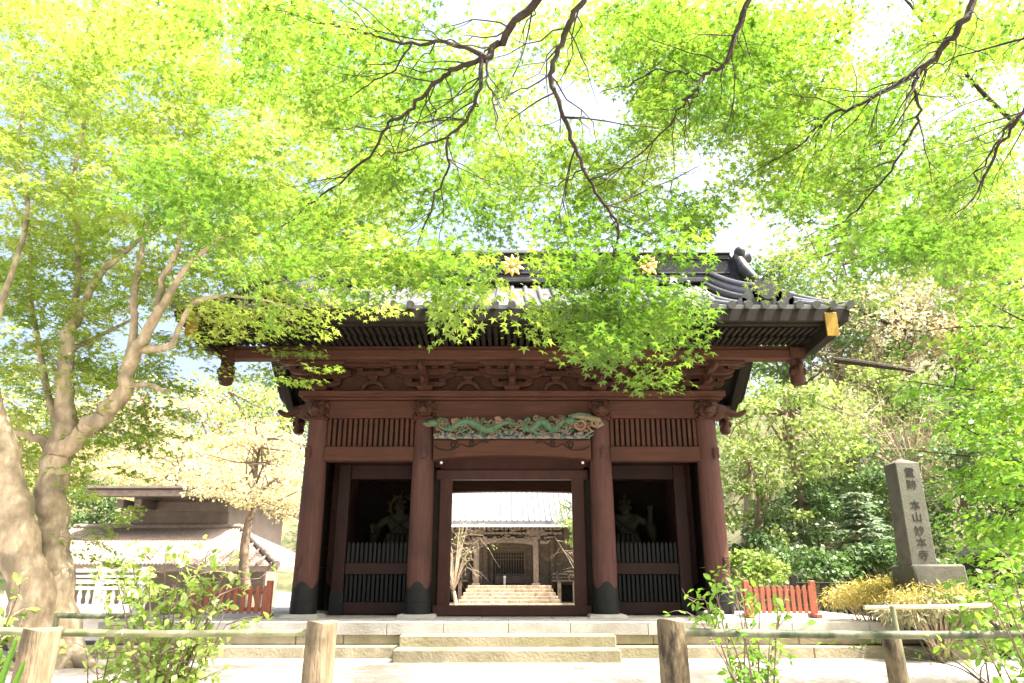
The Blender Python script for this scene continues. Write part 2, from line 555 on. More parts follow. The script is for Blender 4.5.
def smooth_line(pts, rads, sub=4):
    """Catmull-Rom through the points"""
    P = [Vector(p) for p in pts]
    out, ro = [], []
    for i in range(len(P) - 1):
        p0, p1, p2, p3 = P[max(i - 1, 0)], P[i], P[i + 1], P[min(i + 2, len(P) - 1)]
        for k in range(sub):
            t = k / sub
            out.append(0.5 * ((2 * p1) + (p2 - p0) * t + (2 * p0 - 5 * p1 + 4 * p2 - p3) * t * t + (3 * p1 - p0 - 3 * p2 + p3) * t ** 3))
            ro.append(rads[i] * (1 - t) + rads[i + 1] * t)
    out.append(P[-1])
    ro.append(rads[-1])
    return out, ro


def crooked(a, b, bend=0.12, n=5, sag=0.0):
    a, b = Vector(a), Vector(b)
    d = (b - a).length
    pts = []
    off = Vector((R.normal(), R.normal(), R.normal())) * bend * d
    for i in range(n):
        t = i / (n - 1)
        w = math.sin(math.pi * t)
        pts.append(a.lerp(b, t) + off * w + Vector((R.normal(), R.normal(), R.normal())) * bend * .15 * d * w - Vector((0, 0, sag * w * d)))
    return pts


# ================================================================== SETTING
def ground_mesh():
    xs = np.concatenate([np.arange(-200, -40, 10), np.arange(-40, 46, 1.0), np.arange(50, 211, 10)])
    ys = np.concatenate([np.arange(-40, -5, 5), np.arange(-5, 60, 1.0), np.arange(60, 260, 8)])
    X, Y = np.meshgrid(xs, ys)
    Z = ground_z(X, Y)
    nx, ny = len(xs), len(ys)
    me = bpy.data.meshes.new('ground')
    vs = np.stack([X.ravel(), Y.ravel(), Z.ravel()], 1)
    fs = [(j * nx + i, j * nx + i + 1, (j + 1) * nx + i + 1, (j + 1) * nx + i) for j in range(ny - 1) for i in range(nx - 1)]
    me.from_pydata(vs.tolist(), [], fs)
    me.polygons.foreach_set('use_smooth', [True] * len(fs))
    o = link_mesh('ground', me, M['ground'], None)
    me.materials.append(M['slope'])
    mi = []
    for q in fs:
        z = max(vs[i][2] for i in q)
        mi.append(1 if z > 0.35 else 0)
    me.polygons.foreach_set('material_index', mi)
    tag(o, kind='structure')


ground_mesh()
pm = MB()
ys_ = np.arange(-4, 10.7, 0.92)
for i in range(len(ys_) - 1):                     # slabs of the approach path, two abreast
    y0, y1 = ys_[i], ys_[i + 1] - 0.012
    sp = 0.0 + (0.18 if i % 2 else -0.2)
    pm.box(-1.14, sp - 0.006, y0, y1, -0.05, 0.012)
    pm.box(sp + 0.006, 1.14, y0, y1, -0.05, 0.012)
tag(pm.build('path', M['path'], bev=0.006), kind='structure')

# ================================================================== STONE PLATFORM
FLOOR = 0.48
plat = thing('stone_platform', (0, 11.5, 0), 'low tuff stone platform with a flight of steps under the red gate', 'platform')
PX0, PX1 = -6.1, 6.05
mb = MB()
rs = random.Random(3)
for z0, z1 in ((0.165, 0.325), (0.325, FLOOR - 0.004)):          # front courses of separate blocks
    x = PX0
    while x < PX1 - 0.05:
        w = min(rs.uniform(0.7, 1.35), PX1 - x)
        if PX1 - (x + w) < 0.4:
            w = PX1 - x
        mb.box(x + 0.004, x + w - 0.004, 11.50 + rs.uniform(-.006, .006), 11.9, z0 + 0.003, z1 - 0.003)
        x += w
mb.build('facing_block', M['stone'], plat, bev=0.012)
mb = MB()
x = PX0 - 0.15
while x < PX1 + 0.1:
    w = min(rs.uniform(1.3, 2.0), PX1 + 0.15 - x)
    mb.box(x + 0.003, x + w - 0.003, 11.28, 11.9, -0.1, 0.16 + rs.uniform(-.004, .004))
    x += w
mb.build('plinth', M['stone'], plat, bev=0.015)
mb = MB()
ty = [11.46, 12.3, 13.3, 14.4, 15.5, 16.6, 17.3]
for j in range(len(ty) - 1):
    x = PX0 - 0.03
    while x < PX1:
        w = min(rs.uniform(0.8, 1.2), PX1 + 0.03 - x)
        if PX1 + .03 - (x + w) < .3:
            w = PX1 + .03 - x
        mb.box(x + 0.003, x + w - 0.003, ty[j] + 0.003, ty[j + 1] - 0.003, 0.3, FLOOR + rs.uniform(-.002, .002))
        x += w
mb.build('paving', M['stonetop'], plat, bev=0.008)
MB().box(-1.61, 1.49, 11.12, 11.6, -0.05, 0.322).build('step', M['stone'], plat, bev=0.018)
MB().box(-1.64, 1.50, 10.72, 11.3, -0.05, 0.166).build('step', M['stone'], plat, bev=0.018)
MB().box(PX0 + 0.1, PX1 - 0.1, 11.9, 17.2, -0.6, 0.3).build('core', M['stone'], plat)

# ================================================================== THE GATE
GY, MY, RY = 12.9, 14.35, 15.8
CX = (-3.5, -1.58, 1.58, 3.5)
gate = thing('temple_gate', (0, MY, FLOOR), 'dark red wooden temple gate with a tiled gable roof and carved beams', 'gate')


def column(x, y, front):
    p = MB()
    p.lathe([(0.205, 0.53), (0.208, 1.5), (0.2, 2.6), (0.182, 3.4), (0.178, 4.2)], (x, y, 0), 28)
    c = p.build('column', M['red'], gate)
    k = MB()
    k.lathe([(0.222, 0.53), (0.222, 0.72), (0.226, 0.725), (0.226, 0.735), (0.219, 0.74), (0.214, 0.92)], (x, y, 0), 28)
    # pointed top edge of the iron shoe
    n = 28
    vs, fs = [], []
    for i in range(n + 1):
        a = 2 * math.pi * i / n
        pk = 0.92 + 0.13 * abs(math.cos(2 * a)) ** 1.5
        for r, z in ((0.2135, 0.9), (0.2135, pk)):
            vs.append((x + r * math.cos(a), y + r * math.sin(a), z))
    fs = [(2 * i, 2 * i + 2, 2 * i + 3, 2 * i + 1) for i in range(n)]
    k.add(vs, fs)
    k.build('iron_shoe', M['black'], c)
    b = MB()
    b.frustum((x, y, FLOOR - 0.01), (0.66, 0.66), (0.58, 0.58), 0.06)
    b.build('base_stone', M['stonetop'], c, bev=0.01)
    return c


for y in (GY, MY, RY):
    for x in CX:
        column(x, y, y == GY)

# tie beams on the front, sides and rear
for yy, mr in ((GY, M['redx']), (RY, M['redx'])):
    for s in (-1, 1):
        xa, xb = sorted((s * 1.74, s * 3.34))
        MB().box(xa, xb, yy - 0.11, yy + 0.11, 3.07, 3.33).build('side_beam', mr, gate, bev=0.012)
    MB().box(-3.34, -1.74, yy - 0.12, yy + 0.12, 3.84, 4.16).build('tie_beam', mr, gate, bev=0.012)
    MB().box(-1.42, 1.42, yy - 0.12, yy + 0.12, 3.84, 4.16).build('tie_beam', mr, gate, bev=0.012)
    MB().box(1.74, 3.34, yy - 0.12, yy + 0.12, 3.84, 4.16).build('tie_beam', mr, gate, bev=0.012)
    mb = MB()
    mb.box(-3.85, 3.85, yy - 0.24, yy + 0.24, 4.215, 4.32)
    mb.box(-3.8, 3.8, yy - 0.19, yy + 0.19, 4.165, 4.213)
    mb.build('wall_plate', mr, gate, bev=0.012)
    MB().box(-3.3, 3.3, yy - 0.03, yy + 0.03, 4.322, 5.3).build('bracket_wall_board', M['brown'], gate)
for x in (-3.5, 3.5):
    for y0, y1 in ((GY, MY), (MY, RY)):
        MB().box(x - 0.1, x + 0.1, y0 + 0.15, y1 - 0.15, 3.84, 4.16).build('tie_beam', M['red'], gate, bev=0.01)
    mb = MB()
    mb.box(x - 0.2, x + 0.2, GY + 0.26, RY - 0.26, 4.2, 4.317)
    mb.build('wall_plate', M['red'], gate, bev=0.01)
    # gable wall up to the roof
    mb = MB()
    mb.prism([(GY + .1, 4.32), (RY - .1, 4.32), (RY - .1, 5.0), (MY, 6.3), (GY + .1, 5.0)], 'x', x - 0.04, x + 0.04)
    mb.build('gable_board', M['dark'], gate)
    # board side wall of the statue bay
    mb = MB()
    for i in range(9):
        z0 = 0.55 + i * 0.365
        mb.box(x - 0.035, x + 0.035, GY + 0.15, MY - 0.15, z0 + 0.004, z0 + 0.361)
        mb.box(x - 0.034, x + 0.034, MY + 0.15, RY - 0.15, z0 + 0.004, z0 + 0.361)
    mb.build('side_wall', M['dark'], gate, bev=0.006)
    # nailed-on bosses of the front corner columns
for x, sx in ((-3.5, -1), (3.5, 1), (-1.58, -1), (1.58, 1)):
    for z in ((1.35, 3.2) if abs(x) > 3 else (3.2,)):
        px = x + (sx * 0.10 if abs(x) > 3 else 0.03)
        mb = MB()
        mb.box(px - 0.045, px + 0.045, GY - 0.235, GY - 0.17, z - 0.09, z + 0.09)
        mb.box(px - 0.03, px + 0.03, GY - 0.25, GY - 0.236, z - 0.03, z + 0.05)
        mb.build('column_boss', M['red'], gate, bev=0.008)

# lattice windows over the side bays
for s in (-1, 1):
    xa, xb = sorted((s * 1.75, s * 3.33))
    mb = MB()
    n = 17
    for i in range(n):
        cx = xa + (i + 0.5) * (xb - xa) / n
        mb.box(cx - 0.029, cx + 0.029, GY - 0.07, GY - 0.02, 3.335, 3.835)
    lat = mb.build('lattice_window', M['redx'], gate, bev=0.006)
    MB().box(xa - .1, xb + .1, GY + 0.02, GY + 0.04, 3.331, 3.839).build('backing_board', M['dark'], lat)

# rainbow beam of the middle bay with its carved scrolls
pts = []
for i in range(13):
    t = i / 12
    pts.append((-1.40 + 2.80 * t, 3.075 + 0.085 * math.sin(math.pi * t) ** 0.6))
pts += [(1.40, 3.44), (-1.40, 3.44)]
rb = MB().prism(pts, 'y', GY - 0.15, GY + 0.13).build('rainbow_beam', M['redx'], gate, bev=0.012)
mb = MB()
for s in (-1, 1):
    y = GY - 0.152
    mb = MB()
    line = [(-0.42, 3.385), (-0.55, 3.41), (-0.66, 3.335), (-0.78, 3.31), (-0.90, 3.36), (-0.98, 3.30), (-1.12, 3.25), (-1.30, 3.28), (-1.37, 3.33)]
    sp1 = spiral(-0.72, 3.365, 0.055, 1.3, 0.2, 14)
    sp2 = spiral(-1.03, 3.345, 0.075, 1.3, 0.2, 14)
    for ln, r in ((line, 0.012), (sp1, 0.011), (sp2, 0.013)):
        P, _r = smooth_line([(s * a, y, b) for a, b in ln], [r] * len(ln), 3)
        mb.tube(P, r, 6)
    mb.build('carved_scroll', M['dark'], rb)


# coloured dragon-and-wave carving
pan = MB()
pan.box(-1.40, 1.40, GY - 0.17, GY + 0.02, 3.445, 3.835)
pan = pan.build('carved_transom', M['brown'], gate)
mb, mg, mp_, mw = MB(), MB(), MB(), MB()
yf = GY - 0.2
rc = random.Random(5)
for i in range(150):                             # crowded little curls: waves below, clouds and scales above
    cx = -1.38 + 2.76 * (i + rc.uniform(.1, .9)) / 150
    cz = 3.475 + 0.33 * rc.random() ** (1.5 if i % 2 else 1)
    sg = 1 if cx > 0 else -1
    r = rc.uniform(0.03, 0.065)
    tgt = mb if cz < 3.56 else (mg if rc.random() < .42 else mp_ if rc.random() < .4 else mw)
    P = [(a, yf + rc.uniform(-.03, .02), b_) for a, b_ in spiral(cx, cz, r, 1.2, rc.uniform(-.5, 1.0), 10, sg)]
    tgt.tube(P, [0.02 * (1 - .5 * k / 9) for k in range(10)], 6)
for i in range(70):
    cx = -1.36 + 2.72 * rc.random()
    cz = 3.48 + rc.random() * 0.31
    tgt = (mw, mp_, mw, mg, mp_)[i % 5]
    P = [(cx + k * 0.028, yf + 0.0, cz + 0.028 * math.sin(k * 1.1 + i)) for k in range(5)]
    tgt.tube(P, [0.010, .016, .018, .014, .005], 5)


mb.tube([(-1.38 + .138 * k, yf + .01, 3.475 + .008 * (k % 2)) for k in range(21)], .032, 7)
mw.tube([(-1.36 + .068 * k, yf + .02, 3.64 + .05 * math.sin(k * .9)) for k in range(41)], .02, 6)


def dragon(x0, x1, ph):
    n = 46
    P, rr = [], []
    for k in range(n):
        t = k / (n - 1)
        P.append((x0 + (x1 - x0) * t, yf - 0.045 - 0.025 * math.cos(9 * t + ph), 3.665 + 0.07 * math.sin(12.5 * t + ph) + 0.02 * t))
        rr.append(0.022 + 0.04 * math.sin(math.pi * min(1, t * 1.05)) ** .7)
    mg.tube(P, rr, 9)
    for k in range(3, n - 2, 2):                 # back spines and belly plates
        p = Vector(P[k])
        mp_.sphere((p.x, p.y - 0.01, p.z + rr[k] * .95), (.02, .02, .03), 6, 5)
    hx = P[-1]
    s = 1 if x1 > x0 else -1
    mg.sphere((hx[0] + s * .05, hx[1] - .03, hx[2] + .01), (.10, .06, .065), 10, 8)
    mg.sphere((hx[0] + s * .15, hx[1] - .03, hx[2] - .005), (.08, .045, .035), 10, 8)
    mg.tube([(hx[0], hx[1], hx[2] + .04), (hx[0] - s * .08, hx[1] - .02, hx[2] + .1), (hx[0] - s * .16, hx[1], hx[2] + .1)], [.018, .014, .004], 6)
    mp_.sphere((hx[0] + s * .12, hx[1] - .05, hx[2] - .045), (.07, .03, .016), 8, 6)
    for q in (0.25, 0.6):                        # legs with claws
        p = P[int(q * n)]
        mg.tube([p, (p[0] + s * .06, p[1] - .04, p[2] - .07), (p[0] + s * .15, p[1] - .04, p[2] - .1)], [.035, .026, .014], 7)


dragon(0.05, -1.36, 0.4)
dragon(0.15, 0.98, 2.2)
for (cx, cz, r, sg) in ((1.22, 3.70, .11, 1), (1.46, 3.72, .085, -1), (-1.0, 3.76, .06, 1), (-.25, 3.76, .06, -1), (.5, 3.77, .06, 1)):
    mp_.tube([(a, yf - .05, b) for a, b in spiral(cx, cz, r, 1.6, 2.6, 26, sg)], [.032 * (1 - .5 * k / 25) for k in range(26)], 7)
mw.tube([(1.0, yf - .04, 3.8), (1.15, yf - .05, 3.84), (1.35, yf - .05, 3.82), (1.55, yf - .05, 3.78), (1.6, yf - .05, 3.70), (1.5, yf - .05, 3.63)], [.03, .045, .05, .045, .04, .02], 8)
mg.tube([(1.0, yf - .05, 3.84), (1.2, yf - .06, 3.88), (1.4, yf - .06, 3.87)], [.025, .03, .012], 7)
mb.build('wave_crest', M['cblue'], pan)
mg.build('dragon_relief', M['cgreen'], pan)
mp_.build('cloud_relief', M['cpink'], pan)
mw.build('foam_relief', M['cwhite'], pan)


# beast heads on the front columns
def beast(x, y, name='beast_head'):
    m = MB()
    m.sphere((x, y - .20, 3.98), (.16, .15, .15), 14, 10)
    m.sphere((x, y - .34, 3.94), (.10, .10, .075), 12, 8)
    m.sphere((x, y - .40, 3.96), (.055, .05, .04), 8, 6)
    m.sphere((x, y - .30, 3.865), (.085, .09, .035), 10, 6)
    for s in (-1, 1):
        m.sphere((x + s * .07, y - .33, 4.03), .028, 8, 6)
        m.tube([(x + s * .05, y - .34, 4.05), (x + s * .11, y - .31, 4.075), (x + s * .16, y - .26, 4.05)], [.02, .025, .01], 6)
        m.sphere((x + s * .16, y - .18, 4.06), (.05, .03, .06), 8, 6)
        for k in range(5):                       # mane curls
            m.sphere((x + s * (.15 + .02 * (k % 2)), y - .12, 4.10 - k * .07), (.05, .05, .04), 8, 6)
    for k in range(3):
        m.sphere((x - .08 + .08 * k, y - .18, 4.12), (.05, .05, .04), 8, 6)
    m.box(x - .16, x + .16, y - .2, y - .05, 3.80, 3.85)
    return m.build(name, M['brown'], gate)


def elephant(x, y, s):
    m = MB()
    m.sphere((x + s * .26, y, 3.98), (.17, .13, .14), 14, 10)
    P, r_ = smooth_line([(x + s * .36, y - .02, 3.99), (x + s * .5, y - .03, 3.93), (x + s * .60, y - .03, 3.91), (x + s * .70, y - .03, 3.955), (x + s * .74, y - .03, 4.0)], [.085, .065, .05, .042, .03], 3)
    m.tube(P, r_, 9)
    for q in (-1, 1):
        m.tube([(x + s * .36, y + q * .08, 3.93), (x + s * .46, y + q * .1, 3.86), (x + s * .54, y + q * .1, 3.88)], [.03, .022, .006], 7)
        m.sphere((x + s * .2, y + q * .14, 4.0), (.09, .025, .11), 8, 6)
    m.box(x + s * .1 - .1, x + s * .1 + .1, y - .12, y + .12, 3.86, 4.1)
    return m.build('elephant_nosing', M['brown'], gate)


for x in CX:
    beast(x, GY)
for s in (-1, 1):
    for y in (GY, RY):
        elephant(s * 3.5, y, s)


# bracket complexes
def arm_x(m, x, y, z, ln, h=.13, w=.12):
    a = ln / 2
    m.prism([(x - a, z + h), (x - a, z + h * .55), (x - a * .82, z + h * .12), (x - a * .55, z), (x + a * .55, z), (x + a * .82, z + h * .12), (x + a, z + h * .55), (x + a, z + h)], 'y', y - w / 2, y + w / 2)


def arm_y(m, x, y0, y1, z, h=.13, w=.115):
    s = 1 if y1 > y0 else -1
    m.prism([(y0, z), (y1 - s * .22, z), (y1 - s * .08, z + h * .15), (y1, z + h * .6), (y1, z + h), (y0, z + h)], 'x', x - w / 2, x + w / 2)


def block(m, x, y, z, w=.19, h=.10):
    m.frustum((x, y, z), (w * .72, w * .72), (w, w), h * .45)
    m.box(x - w / 2, x + w / 2, y - w / 2, y + w / 2, z + h * .45 + .0005, z + h)


def bracket(x, y, d):
    """d = -1 steps out to the front, +1 to the rear"""
    z = 4.322
    g = MB()
    g.frustum((x, y + d * .1, z), (.20, .20), (.29, .29), .05)
    g.box(x - .145, x + .145, y + d * .1 - .145, y + d * .1 + .145, z + .0505, z + .10)
    m = MB()
    ya = y + d * .1
    arm_x(m, x, ya, z + .085, .74, .10, .11)
    arm_y(m, x, ya, y + d * .50, z + .085, .10, .11)
    for q in (-.31, 0, .31):
        block(m, x + q, ya, z + .186, .14, .06)
    block(m, x, y + d * .40, z + .186, .15, .06)
    arm_x(m, x, ya, z + .247, 1.1, .10, .10)
    arm_x(m, x, y + d * .40, z + .247, .98, .10, .11)
    arm_y(m, x, ya, y + d * .86, z + .222, .11, .11)
    for q in (-.43, -.2, .2, .43):
        block(m, x + q, y + d * .40, z + .348, .13, .055)
    for q in (-.48, .48):
        block(m, x + q, ya, z + .348, .13, .055)
    block(m, x, y + d * .76, z + .333, .15, .055)
    arm_x(m, x, y + d * .76, z + .318, 1.15, .075, .10)
    # carved nose on the outermost arm
    m.tube([(x, y + d * .80, z + .27), (x, y + d * .96, z + .25), (x, y + d * 1.06, z + .28)], [.055, .05, .018], 8)
    m.tube([(x, y + d * .44, z + .13), (x, y + d * .58, z + .11), (x, y + d * .64, z + .15)], [.05, .042, .018], 8)
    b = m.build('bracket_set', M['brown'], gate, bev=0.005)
    g.build('bearing_block', M['brown'], b, bev=0.008)


for y, d in ((GY, -1), (RY, 1)):
    for x in (-3.5, -1.58, 0.0, 1.58, 3.5):
        bracket(x, y, d)
    for x in (-2.54, -.8, .8, 2.54):             # frog-leg struts between the brackets
        h = [(-.42, 0), (-.40, .05), (-.30, .08), (-.26, .2), (-.17, .29), (-.09, .31), (-.09, .36), (.09, .36), (.09, .31), (.17, .29), (.26, .2), (.30, .08), (.40, .05), (.42, 0), (.26, 0), (.2, .1), (.12, .2), (0, .235), (-.12, .2), (-.2, .1), (-.26, 0)]
        m = MB().prism([(x + a * .72, 4.323 + b * .62) for a, b in h], 'y', y + d * .04, y + d * .15)
        block(m, x, y + d * .1, 4.548, .18, .07)
        arm_x(m, x, y + d * .1, 4.62, .6, .09, .10)
        for q in (-.25, .25):
            block(m, x + q, y + d * .1, 4.711, .13, .055)
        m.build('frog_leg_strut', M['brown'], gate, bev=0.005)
    for k, (yy, zz) in enumerate(((y + d * .40, 4.726), (y + d * .1, 4.768))):
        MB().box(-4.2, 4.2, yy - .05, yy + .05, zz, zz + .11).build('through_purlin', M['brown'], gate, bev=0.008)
# small ceiling boards under the eaves
for y, d in ((GY, -1), (RY, 1)):
    a, b = sorted((y + d * .04, y + d * .72))
    MB().box(-3.9, 3.9, a, b, 4.885, 4.9).build('eave_ceiling_board', M['brown'], gate)

# roof curves (y, z): half profile from the eave up to the ridge
HALF = 3.35


def roof_top(t):
    return 5.33 + 1.73 * (0.80 * t + 0.20 * t * t)


def roof_low(t):
    return 5.06 if t < 0.33 else 5.06 + 1.62 * ((t - 0.33) / 0.67)


NP = 14
RX = 5.55


def prof(fn, extra=0.0):
    a = [(MY - HALF * (1 - i / NP), fn(i / NP) + extra) for i in range(NP + 1)]
    return a + [(2 * MY - y, z) for y, z in reversed(a[:-1])]


top, low = prof(roof_top), prof(roof_low)
deck = MB()
deck.prism(low + list(reversed([(y, z - .07) for y, z in top])), 'x', -RX + .1, RX - .1)
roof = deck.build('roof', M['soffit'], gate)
m = MB()
m.prism(top + list(reversed([(y, z - .065) for y, z in top])), 'x', -RX, RX)
nrow = 41
for i in range(nrow):                            # round tile rows
    x = -RX + 0.06 + i * (2 * RX - .12) / (nrow - 1)
    for sgn in (0, 1):
        seg = top[:NP + 1] if sgn == 0 else top[NP:]
        P = [(x, y, z + .012) for y, z in seg]
        if sgn == 1:
            P = P[::-1]
        e = Vector(P[0])
        dd = (e - Vector(P[1])).normalized()
        m.tube([e + dd * .05] + P, [.056] + [.05] * len(P), 8)
        m.tube([e + dd * .075, e + dd * .045], [.068, .068], 12)
m.build('tile_course', M['tile'], roof, smooth=50)
# eave boards
for d, ye in ((-1, MY - HALF), (1, MY + HALF)):
    m = MB()
    a, b = sorted((ye - d * .03, ye - d * .14))
    m.box(-RX + .05, RX - .05, a, b, 5.145, 5.255)
    a, b = sorted((ye - d * .10, ye - d * .22))
    m.box(-RX + .2, RX - .2, a, b, 5.03, 5.143)
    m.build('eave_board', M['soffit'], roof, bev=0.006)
# rafters: two tiers in front, one row each behind
nr = 98
for tier, (ya, yb, za, zb, w) in enumerate(((11.60, 12.02, 4.955, 5.05, .03), (11.20, 11.66, 5.0, 5.058, .028))):
    if tier == 0:                                # the inner, hidden tier: one row
        m = MB()
        for i in range(nr):
            x = -RX + .28 + i * (2 * RX - .56) / (nr - 1)
            m.box(x - w, x + w, ya, yb, za, zb)
        tag(m.build('rafter_row', M['soffit'], roof), kind='stuff')
        continue
    m = MB().box(-w, w, ya, yb, za, zb)
    x0 = -RX + .28
    proto = None
    for i in range(nr):
        x = x0 + i * (2 * (-x0)) / (nr - 1)
        if proto is None:
            proto = m.build('rafter', M['soffit'], roof)
            o = proto
        else:
            o = proto.copy()
            COL.objects.link(o)
            o.parent = roof
        o.location.x = x
m = MB()
for i in range(nr):
    x = x0 + i * (2 * (-x0)) / (nr - 1)
    for (ya, yb, za, zb, w) in ((16.68, 17.1, 4.955, 5.05, .03), (17.04, 17.5, 5.0, 5.058, .028)):
        m.box(x - w, x + w, ya, yb, za, zb)
tag(m.build('rafter_row', M['soffit'], roof), kind='stuff')
MB().box(-RX + .15, RX - .15, 11.56, 11.66, 5.051, 5.066 + .03).build('rafter_batten', M['soffit'], roof)

# purlins that carry the eaves, their pendants, the ridge purlin
PXE = 4.98
for yy in (12.1, 2 * MY - 12.1):
    m = MB().box(-PXE, PXE, yy - .12, yy + .12, 4.72, 4.88)
    m.box(-PXE + .05, PXE - .05, yy - .07, yy + .07, 4.882, 4.96)
    m.build('eave_purlin', M['redx'], gate, bev=0.012)
    for s in (-1, 1):
        m = MB()
        x = s * (PXE - .02)
        m.box(x - .13, x + .13, yy - .15, yy + .15, 4.725, 4.91)
        m.lathe([(.05, -.46), (.10, -.44), (.135, -.36), (.12, -.29), (.145, -.22), (.13, -.14), (.10, -.1), (.12, -.04), (.12, 0.0)], (x, yy, 4.72), 10)
        for q in (-1, 1):
            m.tube([(x, yy + q * .1, 4.7), (x, yy + q * .2, 4.58), (x, yy + q * .12, 4.48)], [.05, .045, .02], 7)
            m.sphere((x + q * .1, yy - .05, 4.5), (.05, .08, .07), 8, 6)
        m.build('pendant', M['brown'], gate, bev=0)
MB().box(-PXE, PXE, MY - .14, MY + .14, 6.2, 6.55).build('ridge_purlin', M['redx'], gate, bev=0.012)

# barge boards with gold caps
for s in (-1, 1):
    up = prof(roof_low, 0.03)
    up[0] = (up[0][0] + .02, 5.22)
    up[-1] = (up[-1][0] - .02, 5.22)
    dn = []
    for i, (y, z) in enumerate(up):
        t = min(i, len(up) - 1 - i) / NP
        dn.append((y, (z - .40 if i in (0, len(up) - 1) else z - .28 - .12 * t)))
    x = s * 5.17
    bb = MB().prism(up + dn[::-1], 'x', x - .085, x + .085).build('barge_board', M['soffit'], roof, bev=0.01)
    for d, ye in ((-1, up[0][0]), (1, up[-1][0])):
        a, b = sorted((ye + d * .003, ye + d * .03))
        MB().box(x - .1, x + .1, a, b, 4.80, 5.2).build('gold_cap', M['goldpaint'], bb, bev=0.008)

# main ridge, ridge ends, crests
rw = 4.72
m = MB()
z = 7.0
for hw, hh in ((.36, .10), (.25, .12), (.28, .035), (.24, .30), (.28, .035), (.25, .09), (.30, .04)):
    m.box(-rw + (.36 - hw), rw - (.36 - hw), MY - hw, MY + hw, z, z + hh - .003)
    z += hh
m.tube([(-rw + .1, MY, z + .05), (rw - .1, MY, z + .05)], .12, 12)
ridge = m.build('ridge', M['tiledk'], roof, bev=0.012)
for s in (-1, 1):
    m = MB()
    m.box(s * (rw + .07) - .09, s * (rw + .07) + .09, MY - .42, MY + .42, 6.85, 7.62)
    for q in (-1, 1):
        m.tube([(s * (rw + .07), MY + q * .38, 7.5), (s * (rw + .12), MY + q * .52, 7.2), (s * (rw + .3), MY + q * .6, 6.92)], [.10, .14, .10], 10)
        m.sphere((s * (rw + .12), MY + q * .34, 7.68), (.12, .16, .13), 10, 8)
    m.tube([(s * rw, MY, 7.62), (s * (rw + .22), MY, 7.66), (s * (rw + .42), MY, 7.75)], [.17, .15, .13], 12)
    m.tube([(s * rw, MY, 7.34), (s * (rw + .2), MY, 7.36), (s * (rw + .34), MY, 7.4)], [.16, .15, .15], 12)
    P = [(s * (rw + .05 + .5 * t), MY - .33, 7.3 - .42 * t ** .5) for t in (0, .1, .3, .6, 1)]
    m.tube(P, [.09, .11, .13, .13, .12], 10)
    m.build('ridge_end_tile', M['tiledk'], ridge, smooth=45)
for x in (-2.9, 0.0, 2.9):
    m = MB()
    y = MY - .262
    cz = 7.405
    for k in range(10):
        a = 2 * math.pi * k / 10 + math.pi / 2
        d = Vector((math.cos(a), 0, math.sin(a)))
        e = Vector((-d.z, 0, d.x))
        c = Vector((x, y, cz))
        vs = [c + d * .04, c + d * .15 + e * .055, c + d * .265, c + d * .15 - e * .055]
        vs = vs + [p + Vector((0, -.03, 0)) for p in vs] + [c + d * .15 + Vector((0, -.06, 0))]
        m.add(vs, [(0, 1, 2, 3), (0, 4, 5, 1), (1, 5, 6, 2), (2, 6, 7, 3), (3, 7, 4, 0), (4, 8, 5), (5, 8, 6), (6, 8, 7), (7, 8, 4)])
    m.sphere((x, y - .04, cz), (.06, .04, .06), 10, 8)
    m.build('gold_crest', M['gold'], ridge, smooth=20)
# descending ridges with demon-face end tiles
for s in (-1, 1):
    for d in (-1, 1):
        pts = []
        for i in range(1, NP - 0):
            t = i / NP
            if t < .07:
                continue
            yy = MY + d * HALF * (1 - t)
            pts.append((s * 4.22, yy, roof_top(t) + .12))
        pts = pts[::-1]
        m = MB()
        m.tube(pts, .17, 10)
        m.tube([(x, y, z + .17) for x, y, z in pts], .085, 10)
        m.tube([(x + .17, y, z - .02) for x, y, z in pts], .06, 8)
        m.tube([(x - .17, y, z - .02) for x, y, z in pts], .06, 8)
        dr = m.build('descending_ridge', M['tiledk'], roof, smooth=50)
        ex, ey, ez = pts[-1]
        ey += d * .1
        m = MB()
        m.tube([(ex, ey + .05, ez + .06), (ex, ey - .05, ez + .06)], .25, 18)
        m.tube([(ex, ey + .07 * d, ez + .07), (ex, ey + .1 * d, ez + .07)], .17, 16)
        for q in (-1, 1):
            m.tube([(ex + q * .28, ey + .05, ez - .08), (ex + q * .28, ey - .05, ez - .08)], .15, 14)
            m.tube([(ex + q * .42, ey + .05, ez - .14), (ex + q * .42, ey - .05, ez - .14)], .09, 12)
        m.box(ex - .42, ex + .42, ey - .048, ey + .048, ez - .26, ez - .06)
        m.tube([(ex, ey, ez + .28), (ex + s * .04, ey + d * .1, ez + .40)], [.06, .03], 8)
        m.build('ridge_end_tile', M['tiledk'], dr, smooth=45)

# inside: door frame, passage walls, fences of the statue bays, back walls, ceiling
FY = 13.15
m = MB()
for s in (-1, 1):
    xa, xb = sorted((s * 1.075, s * 1.29))
    m.box(xa, xb, FY - .09, FY + .09, .64, 2.80)
m.box(-1.36, 1.36, FY - .13, FY + .13, FLOOR + .012, .655)
m.box(-1.36, 1.36, FY - .10, FY + .10, 2.78, 2.95)
m.box(-1.4, 1.4, FY - .03, FY + .03, 2.951, 3.3)
df = m.build('door_frame', M['doorred'], gate, bev=0.012)
for s in (-1, 1):
    xa, xb = sorted((s * 1.29, s * 1.56))
    MB().box(xa, xb, FY - .03, FY + .03, .5, 3.0).build('side_panel', M['dark'], df)
    MB().sphere((s * 1.245, GY - .155, 3.03), .026, 10, 8).build('lamp_fitting', M['white'], df)
    MB().box(s * 1.58 - .03, s * 1.58 + .03, GY + .2, RY - .2, .5, 4.1).build('passage_wall', M['dark'], gate)
